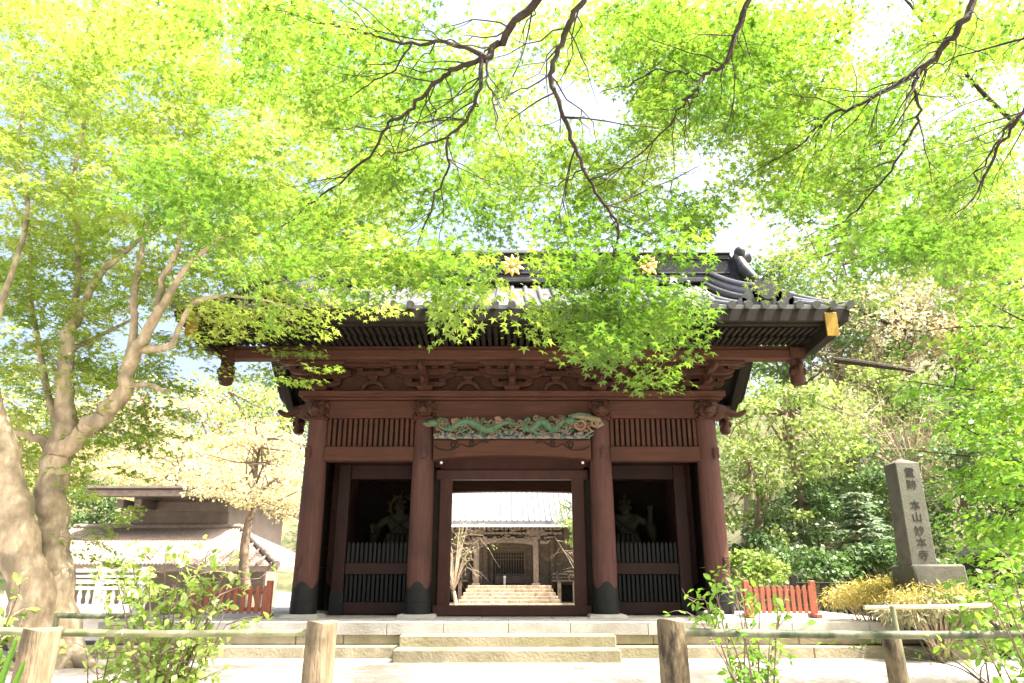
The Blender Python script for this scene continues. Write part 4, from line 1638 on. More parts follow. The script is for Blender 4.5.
MB().prism([(x0 - .06, zt_ + .002), (x1 + .06, zt_ + .002), ((x0 + x1) / 2, zt_ + .22)], 'y', 11.72, 12.4).build('roof', M['blackslat'], bb_)
MB().box(x0 + .04, x0 + .24, 11.74, 11.797, zb_ - .02, zb_ + .03).build('sill', M['white'], bb_)
for q in (x0 + .05, x1 - .05):
    MB().box(q - .035, q + .035, 12.0, 12.07, .2, zb_).build('leg', M['blackslat'], bb_)


# ================================================================== TREES
def limb(m, pts, rads, sub=4, n=9):
    P, r = smooth_line(pts, rads, sub)
    m.tube(P, r, n)
    return list(zip(P, r))


def pxl(lst):
    """[(px,py,Y,r)] -> points, radii"""
    return [at(a, b, y) for a, b, y, r in lst], [r for *_, r in lst]


def connect_twigs(m, nodes, cent, axis, scale, r=0.006, maxd=1.6, every=1, seg=4):
    """twigs grow outwards: each spray hangs on the nearest branch or earlier twig"""
    N = np.array([tuple(p) for p, _ in nodes])
    T = np.array([q for _, q in nodes])
    C = np.array(cent)
    d0 = np.array([np.linalg.norm(N - c, axis=1).min() for c in C])
    for q_, i in enumerate(np.argsort(d0)):
        c = C[i]
        d = np.linalg.norm(N - c, axis=1)
        k = int(d.argmin())
        if d[k] > maxd:
            continue
        a = np.array(axis[i])
        a = a / np.linalg.norm(a)
        # keep going in the direction of the spray, so twigs leave at a slant
        s0 = Vector(N[k])
        e = Vector(c)
        h = Vector(a) * (e - s0).length * .35
        P = []
        for j in range(6):
            t = j / 5
            b1 = s0.lerp(e - h, t)
            P.append(b1.lerp(e, t) + Vector(R.normal(0, .012, 3)) * math.sin(math.pi * t))
        tip = e + Vector(a) * 0.25 * scale[i]
        r0 = min(r, float(T[k]) * .8)
        rr = [r0 * (1 - .5 * j / 5) for j in range(6)] + [r0 * .2]
        m.tube(P + [tip], rr, 4, cap=False)
        N = np.concatenate([N, np.array([tuple(p) for p in P[2:]])])
        T = np.concatenate([T, np.array(rr[2:6])])


# ---- the big maple on the left
lm = thing('maple_tree', at(45, 662, 10.2) * 1, 'large multi-stemmed maple with pale bark and yellow-green leaves at left', 'tree')
lm.location.z = 0
BASE[lm.name] = Vector(lm.location)
tr = MB()
nodes = []
LIMBS = [
    [(40, 672, 10.2, .42), (38, 655, 10.2, .34), (33, 618, 10.15, .29), (25, 560, 10.1, .26), (13, 505, 10.0, .22), (3, 440, 9.9, .18), (-25, 370, 9.6, .13), (-60, 300, 9.4, .08)],
    [(62, 670, 10.5, .38), (61, 655, 10.5, .30), (58, 600, 10.5, .25), (52, 540, 10.5, .22), (50, 500, 10.5, .21), (58, 455, 10.5, .205), (65, 420, 10.5, .17), (64, 375, 10.5, .14), (68, 335, 10.5, .11), (82, 305, 10.6, .08), (105, 270, 10.7, .06), (145, 235, 10.9, .04), (190, 200, 11.2, .02)],
    [(58, 458, 10.5, .18), (78, 436, 10.4, .16), (100, 418, 10.3, .15), (123, 390, 10.2, .14), (133, 358, 10.1, .12), (151, 325, 10.0, .09), (166, 298, 9.9, .07), (186, 268, 9.8, .05), (212, 244, 9.7, .035), (242, 225, 9.5, .02)],
    [(131, 362, 10.1, .08), (134, 322, 10.1, .065), (135, 285, 10.1, .055), (143, 245, 10.1, .045), (148, 195, 10.1, .035), (147, 148, 10.0, .03), (175, 98, 10.0, .024), (208, 56, 10.0, .012)],
    [(140, 350, 10.1, .07), (170, 345, 9.9, .055), (180, 325, 9.8, .045), (194, 303, 9.7, .038), (226, 296, 9.5, .028), (270, 301, 9.2, .014)],
    [(56, 450, 10.5, .09), (32, 437, 10.6, .07), (5, 430, 10.7, .06), (-30, 415, 10.8, .05)],
    [(60, 430, 10.6, .08), (47, 390, 10.9, .06), (36, 330, 11.1, .05), (29, 285, 11.3, .042), (30, 240, 11.4, .035), (12, 200, 11.5, .025), (-10, 150, 11.6, .015)],
    [(155, 320, 10.0, .06), (163, 280, 9.9, .05), (177, 250, 9.8, .042), (190, 205, 9.7, .03), (215, 160, 9.6, .016)],
    [(66, 340, 10.5, .07), (76, 300, 10.7, .06), (78, 255, 10.8, .05), (74, 178, 10.9, .042), (86, 105, 11.0, .034), (78, 58, 11.0, .026), (95, 15, 11.0, .012)],
    [(78, 58, 11.0, .02), (92, 40, 11.0, .014), (110, 30, 11.0, .008)],
    [(168, 160, 9.8, .02), (200, 110, 9.8, .014), (180, 60, 9.8, .008)],
    [(132, 385, 10.2, .06), (150, 385, 10.0, .045), (167, 392, 9.8, .03)],
    [(70, 350, 10.5, .05), (100, 335, 11.2, .04), (135, 318, 11.6, .025)],
    [(2, 440, 9.9, .1), (-10, 350, 9.9, .07), (10, 280, 10.0, .05), (28, 210, 10.2, .04), (20, 130, 10.3, .03), (40, 60, 10.4, .015)],
]
for lb_ in LIMBS:
    p, r = pxl(lb_)
    P, rr = smooth_line(p, [q * (.96 if q > .2 else .84) for q in r], 5)
    P = [q + Vector(R.normal(0, .1, 3)) * min(.2, 2.2 * k_) for q, k_ in zip(P, rr)]
    rr = [q * R.uniform(.94, 1.08) for q in rr]
    tr.tube(P, rr, 14)
    nodes += list(zip(P, rr))
for (px, py) in ((20, 668), (75, 664), (100, 656), (-5, 664)):   # root flare
    p0, p1 = at(50, 640, 10.35), at(px, py, 10.2)
    limb(tr, [p0, p0.lerp(p1, .5) - Vector((0, 0, .1)), Vector((p1.x, p1.y - .1, .02))], [.22, .14, .05], 3, 10)
cols_ = [0, 1, 2, 3, 4, 5]
LG = [[9, 9, 8, 6, 3, 1], [9, 9, 9, 7, 5, 3], [9, 9, 8, 7, 6, 5], [9, 9, 8, 7, 6, 4], [8, 8, 7, 6, 6, 2],
      [6, 7, 5, 3, 1, 0], [4, 5, 3, 0, 0, 0], [3, 1, 0, 0, 0, 0], [1, 1, 0, 0, 0, 0]]
pp = grid_samples(LG, 1450)
dep = np.where(pp[:, 1] > 220, R.uniform(10.1, 13.0, len(pp)), R.uniform(8.6, 12.8, len(pp)))
ce = [at(a, b, y) for (a, b), y in zip(pp, dep)]
ce += [at(-R.uniform(0, 180), R.uniform(-150, 420), R.uniform(8, 12)) for _ in range(120)]
ce += [at(R.uniform(0, 300), -R.uniform(0, 200), R.uniform(8, 12)) for _ in range(60)]
ce += [at(R.uniform(190, 325), R.uniform(300, 342), R.uniform(9.0, 9.6)) for _ in range(16)]
cen = np.array([tuple(p) for p in ce])
ax = cen - np.array([at(60, 350, 10.4)])
ax[:, 2] *= .15
ax += R.normal(0, 1.0, ax.shape) * (1, 1, .1)
sc = R.uniform(1.0, 1.7, len(cen))
connect_twigs(tr, nodes, cen, ax, sc, .012, 2.2, 2)
tr.build('trunk', M['bark'], lm, smooth=60)
leaf_mesh('crown', *sprays_to_leaves(cen, ax, sc, .075, keep=.62), 'maple', L['left'], lm)

# ---- the maples behind the camera whose boughs hang over the view
GRN = [[0, 0, 1, 5, 7, 7, 6, 3, 2, 2, 6, 9, 9, 7, 5, 5],
       [0, 0, 1, 4, 7, 8, 6, 5, 2, 3, 7, 8, 8, 7, 4, 5],
       [0, 1, 3, 6, 6, 4, 6, 5, 5, 5, 4, 2, 6, 6, 4, 5],
       [0, 0, 4, 8, 7, 6, 7, 6, 5, 5, 4, 2, 4, 5, 4, 6],
       [0, 0, 0, 4, 4, 3, 7, 5, 4, 7, 6, 1, 0, 0, 1, 2],
       [0, 0, 0, 0, 0, 0, 1, 0, 0, 7, 3, 0, 0, 0, 0, 0]]
YEL = [[0, 0, 0, 0, 3, 3, 3, 4, 5, 6, 5, 5, 4, 6, 8, 8],
       [0, 0, 0, 0, 3, 4, 3, 3, 5, 6, 5, 4, 4, 6, 8, 8],
       [0, 0, 0, 0, 2, 5, 4, 4, 5, 5, 6, 6, 5, 6, 8, 8],
       [0, 0, 0, 0, 1, 3, 4, 3, 3, 3, 4, 4, 6, 7, 8, 8],
       [0, 0, 0, 0, 0, 0, 0, 0, 0, 0, 0, 0, 2, 1, 2, 4]]


def gap_noise(p, ph):
    x, y = p[:, 0], p[:, 1]
    return (np.sin(x / 31 + ph) * np.sin(y / 27 + 2 * ph) + np.sin(x / 57 - y / 43 + 3 * ph) + .6 * np.sin(x / 19 + y / 23 + ph)) / 1.6


def overhang(loc, label, limbs, trunk, xr, ngreen, nyel, extra):
    t = thing('overhanging_maple', loc, label, 'tree')
    w = MB()
    nd = []
    for lb in trunk:
        nd += limb(w, [q[:3] for q in lb], [q[3] for q in lb], 4, 12)
    for lb in limbs:
        p, r = pxl(lb)
        P, rr = smooth_line(p, [q * .84 for q in r], 5)
        P = [q + Vector(R.normal(0, .009, 3)) for q in P]
        rr = [q * R.uniform(.9, 1.14) for q in rr]
        w.tube(P, rr, 8)
        nd += list(zip(P, rr))
        for k in range(3, len(P) - 2, 4):        # crooked side twigs that fork once more
            d = (P[k + 1] - P[k - 1]).normalized()
            sd_ = d.cross(Vector((0, 0, 1)))
            sd_ = sd_.normalized() if sd_.length > .05 else Vector((1, 0, 0))
            for q in range(2):
                ln = R.uniform(.3, .85)
                v_ = (d * R.uniform(.5, 1.0) + sd_ * R.choice((-1, 1)) * R.uniform(.5, 1.0) + Vector((0, 0, R.normal(.05, .2)))).normalized()
                r1 = min(rr[k] * .5, .0065)
                Q = [P[k]]
                for j in range(6):
                    Q.append(Q[-1] + v_ * ln / 6 + Vector(R.normal(0, .022, 3)))
                qr = [r1 * (1 - .13 * j) for j in range(7)]
                w.tube(Q, qr, 5, cap=False)
                nd += list(zip(Q[2:], qr[2:]))
                v2 = (v_ + Vector(R.normal(0, .6, 3))).normalized()
                Q2 = [Q[3]]
                for j in range(4):
                    Q2.append(Q2[-1] + v2 * ln / 8 + Vector(R.normal(0, .016, 3)))
                w.tube(Q2, [r1 * .55, r1 * .45, r1 * .38, r1 * .3, r1 * .2], 4, cap=False)
    for (grid, nn, y0, y1, lf, size, key) in ((GRN, ngreen, 4.6, 6.6, 'crown', .044, 'near'), (YEL, nyel, 6.4, 9.4, 'far_crown', .054, 'mid')):
        g = np.array(grid, float)
        g[:, :xr[0]] = 0
        g[:, xr[1]:] = 0
        pp = grid_samples(g, nn)
        pp = pp[gap_noise(pp, 1.0 if key == 'near' else 5.0) > (-.42 if key == 'near' else -.5)]
        pp = np.array([q for q in pp if not (q[1] > 338 and abs(q[0] - 625) > 62) and not (300 < q[0] < 385 and q[1] > 285)])
        if key == 'near' and xr[0] == 0:         # the low hanging sprays in front of the roof
            hang = [(R.uniform(372, 478), R.uniform(240, 302)) for _ in range(17)] + [(R.uniform(520, 560), R.uniform(306, 322)) for _ in range(3)]
            hang += [(R.uniform(548, 700), R.uniform(240, 300)) for _ in range(24)] + [(R.uniform(565, 650), R.uniform(300, 332)) for _ in range(9)] + [(R.uniform(592, 626), R.uniform(335, 350)) for _ in range(6)]
            hang += [(R.uniform(205, 390), R.uniform(205, 285)) for _ in range(24)]
            pp = np.concatenate([pp[(pp[:, 1] < 235) | (pp[:, 0] > 735)], np.array(hang)])

        def free(q):
            x, y = q
            if 478 < x < 542 and 228 < y < 300 or math.hypot(x - 645, y - 262) < 30 or 690 < x < 775 and 222 < y < 330:
                return False
            return not (key == 'mid' and 400 < x < 780 and y > 200)
        pp = np.array([q for q in pp if free(q)])
        cen = np.array([tuple(at(a, b, (R.uniform(4.1, 5.1) if b > 235 and key == 'near' else R.uniform(y0, y1)))) for a, b in pp])
        if key == 'near' and extra is not None:
            cen = np.concatenate([cen, extra])
        ax = np.stack([R.normal(0, .8, len(cen)), R.normal(.6, .7, len(cen)), R.normal(-.12, .08, len(cen))], 1)
        sc = R.uniform(.75, 1.25, len(cen)) * (1 if key == 'near' else 1.35)
        connect_twigs(w, nd, cen, ax, sc, .0055 if key == 'near' else .007, 1.6 if key == 'near' else 2.4)
        leaf_mesh(lf, *sprays_to_leaves(cen, ax, sc, size, keep=.78 if key == 'near' else .66, templ=TFINE, size_sd=.28), 'maple', L[key], t)
    w.build('trunk', M['twig'], t, smooth=60)
    return t


def P4(px, py, Y, r):
    p = at(px, py, Y)
    return (p.x, p.y, p.z, r)


ex1 = np.stack([R.uniform(-2.5, 1.5, 90), R.uniform(-.5, 3.0, 90), R.uniform(4.6, 6.5, 90)], 1)[:50]
ex2 = np.stack([R.uniform(1.0, 5.5, 90), R.uniform(-.8, 3.0, 90), R.uniform(4.6, 6.8, 90)], 1)[:50]
overhang((0.9, -1.6, 0), 'maple behind the viewer whose dark boughs hang over the roof from the top centre',
         [[(545, -12, 4.0, .036), (522, 18, 4.1, .034), (498, 44, 4.2, .032), (484, 58, 4.2, .030)],
          [(484, 58, 4.2, .024), (450, 43, 4.3, .017), (412, 44, 4.5, .014), (370, 34, 4.7, .011), (338, 26, 4.9, .009), (295, 14, 5.2, .006), (250, 8, 5.4, .003)],
          [(484, 58, 4.2, .024), (460, 66, 4.3, .021), (440, 79, 4.4, .018), (425, 93, 4.5, .017), (405, 115, 4.6, .015), (388, 122, 4.7, .014), (374, 151, 4.8, .012), (345, 178, 5.0, .010), (310, 206, 5.2, .007), (270, 235, 5.4, .005), (235, 268, 5.6, .003)],
          [(482, 58, 4.2, .018), (479, 90, 4.2, .016), (470, 115, 4.3, .014), (448, 137, 4.4, .012), (448, 165, 4.5, .010), (435, 200, 4.6, .008), (420, 235, 4.7, .006), (411, 272, 4.8, .003)],
          [(448, 138, 4.4, .009), (418, 147, 4.6, .008), (400, 152, 4.7, .007), (372, 153, 4.9, .003)],
          [(486, 60, 4.2, .010), (487, 85, 4.1, .008), (496, 100, 4.05, .006), (498, 140, 4.0, .003)],
          [(412, 44, 4.5, .010), (392, 70, 4.7, .008), (362, 88, 4.9, .006), (335, 103, 5.1, .003)],
          [(585, -12, 3.9, .026), (573, 20, 4.0, .025), (562, 42, 4.05, .022), (550, 76, 4.1, .021), (556, 97, 4.15, .019), (570, 130, 4.25, .017), (585, 170, 4.35, .015), (604, 205, 4.45, .012), (618, 226, 4.5, .010), (613, 280, 4.55, .007), (619, 322, 4.6, .005), (617, 362, 4.6, .003)],
          [(584, 168, 4.35, .008), (565, 180, 4.5, .006), (548, 190, 4.6, .003)],
          [(605, 208, 4.45, .008), (650, 190, 4.7, .006), (700, 165, 4.9, .003)],
          [(613, 285, 4.55, .006), (590, 300, 4.5, .004), (560, 310, 4.5, .002)],
          [(613, 260, 4.55, .006), (650, 275, 4.6, .004), (690, 295, 4.7, .002)]],
         [[(0.9, -1.6, 0, .24), (0.85, -1.6, 1.2, .2), (.9, -1.4, 2.6, .17), (.8, -.6, 4.0, .13), (.62, 1.2, 5.0, .09), P4(585, -60, 3.5, .05), P4(585, -12, 3.9, .026)],
          [(.8, -.6, 4.0, .11), (.4, 1.0, 5.1, .08), P4(560, -60, 3.6, .05), P4(545, -12, 4.0, .036)],
          [(.9, -1.4, 2.6, .12), (-.5, -1.0, 4.4, .08), (-1.6, .8, 5.8, .05), (-2.2, 2.6, 6.2, .02)]],
         (0, 11), 400, 330, ex1)
overhang((5.2, -.6, 0), 'maple beside the viewer whose slender dark boughs reach in from the upper right',
         [[(752, -12, 4.3, .024), (741, 20, 4.4, .022), (726, 60, 4.5, .019), (705, 75, 4.6, .017), (695, 90, 4.6, .014), (682, 106, 4.7, .012), (660, 135, 4.8, .009), (620, 170, 5.0, .006), (575, 196, 5.2, .003)],
          [(703, 76, 4.6, .011), (680, 72, 4.8, .009), (655, 70, 4.9, .008), (635, 82, 5.0, .006), (600, 92, 5.2, .003)],
          [(752, -5, 4.3, .008), (738, 30, 4.3, .006), (728, 60, 4.3, .003)],
          [(980, -12, 4.2, .032), (962, 25, 4.2, .030), (946, 45, 4.3, .027), (925, 66, 4.4, .024), (895, 85, 4.5, .018), (860, 103, 4.6, .015), (828, 115, 4.7, .013), (800, 145, 4.8, .009), (765, 165, 5.0, .006), (735, 188, 5.1, .003)],
          [(925, 66, 4.4, .016), (914, 85, 4.4, .015), (920, 110, 4.5, .013), (907, 140, 4.6, .011), (895, 165, 4.7, .010), (870, 195, 4.8, .008), (845, 220, 5.0, .006), (800, 240, 5.2, .003)],
          [(828, 115, 4.7, .008), (810, 122, 4.8, .006), (780, 130, 5.0, .003)],
          [(880, 92, 4.5, .007), (874, 118, 4.5, .005), (860, 160, 4.6, .003)],
          [(1060, 60, 4.0, .024), (1032, 100, 4.1, .018), (1010, 130, 4.2, .012), (990, 165, 4.3, .010), (975, 196, 4.4, .007), (955, 216, 4.5, .003)],
          [(1030, 103, 4.1, .010), (1000, 138, 4.3, .008), (980, 170, 4.5, .006), (965, 195, 4.6, .003)],
          [(1050, 30, 4.0, .012), (1000, 45, 4.3, .009), (950, 60, 4.6, .006), (925, 66, 4.8, .003)],
          [(1050, 130, 6.5, .04), (1000, 110, 6.6, .03), (930, 30, 6.8, .02), (890, -20, 7, .015)]],
         [[(5.2, -.6, 0, .26), (5.1, -.6, 1.4, .22), (4.9, -.4, 2.8, .18), (4.2, .8, 4.3, .12), (3.2, 2.4, 5.0, .07), P4(985, -50, 3.9, .045), P4(980, -12, 4.2, .032)],
          [(4.2, .8, 4.3, .10), (2.6, 2.0, 5.3, .07), P4(765, -60, 3.9, .04), P4(752, -12, 4.3, .024)],
          [(4.9, -.4, 2.8, .12), (4.4, 1.6, 3.6, .08), P4(1090, 30, 3.7, .05), P4(1060, 60, 4.0, .024)],
          [P4(1090, 30, 3.7, .04), P4(1050, 30, 4.0, .012)],
          [(4.9, -.4, 2.8, .12), (5.6, 2.6, 4.0, .08), P4(1090, 150, 6.2, .05), P4(1050, 130, 6.5, .04)]],
         (10, 16), 330, 330, ex2)


# ---- generic trees of the background
def cluster_leaves(cen, rr, n_per, size, up=.6, flat=.55, drop=.25):
    K = len(cen)
    N = K * n_per
    d = unit(R.normal(0, 1, (N, 3)))
    q = R.random(N) ** .4
    idx = np.repeat(np.arange(K), n_per)
    off = d * q[:, None] * np.array(rr)[idx][:, None] * (1, 1, flat)
    P = np.array(cen)[idx] + off
    D = d * (1, 1, .4) + R.normal(0, .5, (N, 3)) - (0, 0, drop)
    Nn = R.normal(0, .6, (N, 3)) + (0, 0, up) + d * .4
    T = np.clip(R.normal(.45, .26, N) + np.repeat(R.normal(0, .14, K), n_per), 0, 1)
    return P, D, Nn, size * R.uniform(.6, 1.35, N), T


def tree(name, px, py, Y, w, h, key, label, leaf=.16, K=34, n_per=60, group=None, shape='quad', bark='trunk', lean=0.0, open_=.62, cat='tree', flat=.55):
    """a tree whose crown of width w and height h is centred on the point seen at (px, py), depth Y"""
    c = at(px, py, Y)
    gx, gy = c.x + lean, Y + R.uniform(-.3, .3)
    z0 = gz(gx, gy) - .1
    if gx > 6.2 and 11.6 < gy < 18:
        z0 = max(z0, .2)
    t = thing(name, (gx, gy, z0), label, cat, group)
    wd = MB()
    cen, rr = [], []
    for _ in range(K):
        d = R.normal(0, 1, 3)
        d /= np.linalg.norm(d)
        q = R.uniform(.35, 1.0) ** .6
        cen.append((c.x + d[0] * w / 2 * q * (1 + .15 * R.normal()), c.y + d[1] * w / 2 * q, c.z + d[2] * h / 2 * q * (1 + .1 * R.normal())))
        rr.append(R.uniform(.16, .34) * w * open_)
    hub = Vector((c.x, c.y, c.z - h * .28))
    hub.z = max(hub.z, z0 + .35 * (c.z - z0))
    r0 = max(.03, min(.3, .026 * (c.z + h / 2 - z0)))
    base = Vector((gx, gy, z0))
    pts = crooked(base, hub, .06, 5)
    nd = limb(wd, pts, [r0 * (1.25, 1.0, .9, .8, .7)[i] for i in range(5)], 3, 9)
    tip = Vector((c.x, c.y, c.z + h * .36))
    nd += limb(wd, crooked(hub, tip, .08, 4), [r0 * .7, r0 * .45, r0 * .25, r0 * .08], 3, 7)
    for ce_ in cen[::2]:
        a = nd[R.integers(len(nd) // 2, len(nd))][0]
        nd_ = crooked(a, Vector(ce_), .12, 4)
        wd.tube(nd_, [r0 * .32, r0 * .2, r0 * .12, r0 * .04], 5, cap=False)
    wd.build('trunk', M[bark], t, smooth=60)
    leaf_mesh('crown', *cluster_leaves(cen, rr, n_per, leaf, flat=flat), shape, L[key], t)
    return t


def bare_bush(px, py, Y, w, h, label, n=70, material='twigpale', group=None, leafn=160, key='yg', thick=1.0):
    c = at(px, py, Y)
    z0 = gz(c.x, Y) - .1
    t = thing('bare_shrub', (c.x, Y, z0), label, 'shrub', group)
    m = MB()
    tips = []
    b = Vector((c.x, Y, max(z0, c.z - h * .6)))
    m.tube([(c.x, Y, z0), (c.x + .1, Y, (z0 + b.z) / 2), tuple(b)], [.1, .09, .07], 7)
    for i in range(n):
        a = R.uniform(0, 2 * math.pi)
        k = R.uniform(.4, 1)
        e = Vector((c.x + math.cos(a) * w / 2 * k, Y + math.sin(a) * w / 2 * k, c.z + R.uniform(-.5, .45) * h))
        mid = b.lerp(e, .5) + Vector((0, 0, h * R.uniform(.05, .3)))
        P, r = smooth_line([b, mid, e], [.03 * thick, .018 * thick, .005 * thick], 4)
        m.tube(P, r, 4, cap=False)
        for q in (0.5, .7, .85):
            p = P[int(q * len(P))]
            e2 = p + Vector(R.normal(0, .16 * w, 3)) - Vector((0, 0, .05 * w))
            m.tube(crooked(p, e2, .15, 4), [.011 * thick, .008 * thick, .006 * thick, .003 * thick], 3, cap=False)
            tips.append(tuple(e2))
    m.build('stem', M[material], t, smooth=60)
    if leafn:
        leaf_mesh('foliage', *cluster_leaves(tips[:leafn], [.22 * w / 2] * min(leafn, len(tips)), 9, .10), 'quad', L[key], t)
    return t


HG = 'trees on the right hillside'
tree('hillside_maple', 788, 425, 19.5, 4.4, 3.0, 'yg', 'bright yellow-green young maple just right of the gate roof end', .13, 46, 85, HG, flat=.4)
tree('hillside_maple', 752, 500, 18.5, 2.4, 3.0, 'yg', 'slender yellow-green tree close behind the right gate column', .12, 26, 60, HG)
tree('hillside_tree', 772, 545, 20.0, 1.6, 2.6, 'dark', 'dark leafy sapling with a pale trunk above the red fence', .12, 24, 60, HG, bark='bark')
tree('hillside_tree', 835, 335, 27, 5.5, 5.0, 'dark', 'dark evergreen below the far pale trees right of the roof corner', .2, 40, 70, HG)
tree('hillside_tree', 900, 330, 26, 5.5, 4.0, 'pale', 'pale beige budding tree high on the slope left of the fresh green leaves', .15, 46, 70, HG, flat=.35)
tree('hillside_tree', 850, 270, 32, 8.0, 6.0, 'yg', 'pale yellow-green tree on the ridge under the hanging maple boughs', .2, 50, 70, HG)
tree('hillside_tree', 780, 330, 34, 6.0, 9.0, 'dark', 'dark tall tree on the far ridge behind the right roof end', .24, 46, 70, HG)
tree('hillside_tree', 930, 210, 33, 9.0, 7.0, 'yg', 'sunlit tree at the top of the slope below the upper right boughs', .22, 50, 70, HG)
tree('hillside_tree', 1010, 250, 30, 7.0, 7.0, 'dark', 'dark tree at the right edge of the slope behind tangled pale branches', .22, 46, 70, HG)
tree('hillside_tree', 970, 330, 27, 6, 5, 'yg', 'green tree on the slope at the right edge behind the fresh leaves', .18, 46, 70, HG)
tree('hillside_tree', 850, 480, 21.5, 3.2, 2.6, 'dark', 'rounded dark evergreen shrub tree behind the blue-green conifer', .13, 36, 80, HG)
tree('hillside_tree', 905, 515, 19.0, 2.6, 3.0, 'dark', 'dark evergreen directly behind the stone monument', .12, 36, 80, HG)
tree('hillside_tree', 965, 490, 17.5, 3.0, 2.8, 'dark', 'mid green bush tree right of the stone monument', .11, 36, 80, HG)
tree('hillside_tree', 1015, 470, 17, 3.0, 4.0, 'fresh', 'leafy green tree at the right border beyond the black cabinet', .11, 36, 80, HG)
tree('hillside_tree', 725, 330, 44, 8, 8, 'dark', 'far dark trees behind the right end of the roof', .3, 40, 70, HG)
BG = 'bare tangled shrubs on the right hillside'
bare_bush(840, 425, 23, 4.2, 2.6, 'tangled bare beige shrub on the slope right of the gate', 70, group=BG)
bare_bush(905, 435, 21, 4.0, 2.4, 'tangled bare shrub with arching pale stems above the monument', 70, group=BG)
bare_bush(880, 360, 26, 5.0, 3.0, 'dry straw-coloured shrub on the middle of the right slope', 70, group=BG)
bare_bush(985, 235, 25, 5, 3.4, 'bare branched shrub high at the right edge of the slope', 70, group=BG, leafn=60)
bare_bush(940, 290, 27, 6, 3.4, 'pale leafless thicket high on the slope below the hanging boughs', 80, group=BG)
bare_bush(845, 545, 20, 2.4, 1.4, 'low dark-stemmed shrub under the blue-green conifer', 40, group=BG)
# fallen / leaning trunks on the slope
for a, b, r, lab in (((850, 300, 26), (905, 330, 25), .12, 'grey leaning trunk lying across the upper right slope'), ((835, 360, 22), (915, 372, 21), .10, 'dark broken branch lying across the slope level with the purlin end')):
    p0, p1 = at(*a), at(*b)
    tag(MB().tube(crooked(p0, p1, .05, 6), [r, r, r * .9, r * .8, r * .6, r * .4], 8).build('fallen_trunk', M['twig'], base=p0), lab, 'trunk')

tree('hillside_bush', 800, 520, 19.5, 2.4, 1.8, 'dark', 'dark bush filling the slope between the bright maple and the conifer', .11, 34, 80, HG, cat='bush')
tree('hillside_bush', 835, 505, 23, 3.0, 2.4, 'dark', 'dark evergreen bush higher up behind the conifer', .13, 34, 80, HG, cat='bush')
tree('hillside_bush', 748, 560, 18, 1.8, 1.6, 'dark', 'dark bush behind the right gate column', .10, 30, 80, HG, cat='bush')
tree('hillside_bush', 880, 400, 24, 3.4, 2.2, 'yg', 'light green bush among the bare shrubs halfway up the slope', .13, 34, 80, HG, cat='bush')
tree('hillside_bush', 955, 410, 22, 3.4, 2.6, 'dark', 'dark green bush behind the fresh leaves on the slope', .13, 34, 80, HG, cat='bush')

# blue-green young conifer
cx_ = at(862, 540, 17.2)
zc = max(.2, gz(cx_.x, 17.2) - .05)
ztop = at(858, 492, 17.2).z
con = thing('young_conifer', (cx_.x, 17.2, zc), 'young grey-green conifer with drooping tiers left of the monument', 'tree')
wd = MB().tube([(cx_.x, 17.2, zc), (cx_.x, 17.2, ztop)], [.06, .01], 7)
P_, D_, N_, S_, T_ = [], [], [], [], []
for k in range(24):
    z = zc + .25 + (ztop - zc - .3) * min(1, max(0, (k + R.normal(0, .7)) / 23))
    rr = 1.35 * (1 - .82 * k / 23) * R.uniform(.7, 1.15)
    for j in range(9):
        a = 2 * math.pi * (j + R.random()) / 9
        d = np.array([math.cos(a), math.sin(a), 0])
        e = np.array([cx_.x, 17.2, z]) + d * rr * R.uniform(.7, 1.15) + (0, 0, R.normal(-.05, .16) * rr)
        wd.tube([(cx_.x, 17.2, z), tuple(e)], [.012, .003], 3, cap=False)
        for q in np.linspace(.25, 1, 14):
            for s in (-1, 1):
                P_.append(np.array([cx_.x, 17.2, z]) * (1 - q) + e * q)
                D_.append(d * .8 + s * np.array([-d[1], d[0], 0]) * .9 + (0, 0, -.15) + R.normal(0, .15, 3))
                N_.append(np.array([0, 0, 1.0]) + R.normal(0, .35, 3))
                S_.append(R.uniform(.12, .2))
                T_.append(np.clip(R.normal(.5, .25), 0, 1))
wd.build('trunk', M['trunk'], con)
leaf_mesh('crown', *[np.array(q) for q in (P_, D_, N_, S_, T_)], 'needle', L['blue'], con)

# low plants of the raised bed
def mound(name, px, py, Y, w, h, key, label, n=26, per=70, leaf=.09, shape='needle', cat='shrub', drop=.6):
    c = at(px, py, Y)
    z0 = .2 if c.x > 6.2 and Y > 11.4 else gz(c.x, Y)
    t = thing(name, (c.x, Y, z0), label, cat)
    wd = MB()
    cen = []
    for i in range(n):
        a, q = R.uniform(0, 2 * math.pi), R.uniform(.1, 1) ** .6
        e = Vector((c.x + math.cos(a) * q * w / 2, Y + math.sin(a) * q * w / 2 * .7, c.z + h * (.45 - .6 * q * q) + R.normal(0, .06 * h)))
        cen.append(tuple(e))
        b = Vector((c.x + R.normal(0, .05), Y + R.normal(0, .05), z0 - .02))
        P, r = smooth_line([b, b.lerp(e, .5) + Vector((0, 0, .25 * h)), e], [.016, .01, .003], 3)
        wd.tube(P, r, 4, cap=False)
    wd.build('stem', M['twigpale'], t)
    leaf_mesh('foliage', *cluster_leaves(cen, [w * .16] * n, per, leaf, drop=drop), shape, L[key], t)
    return t


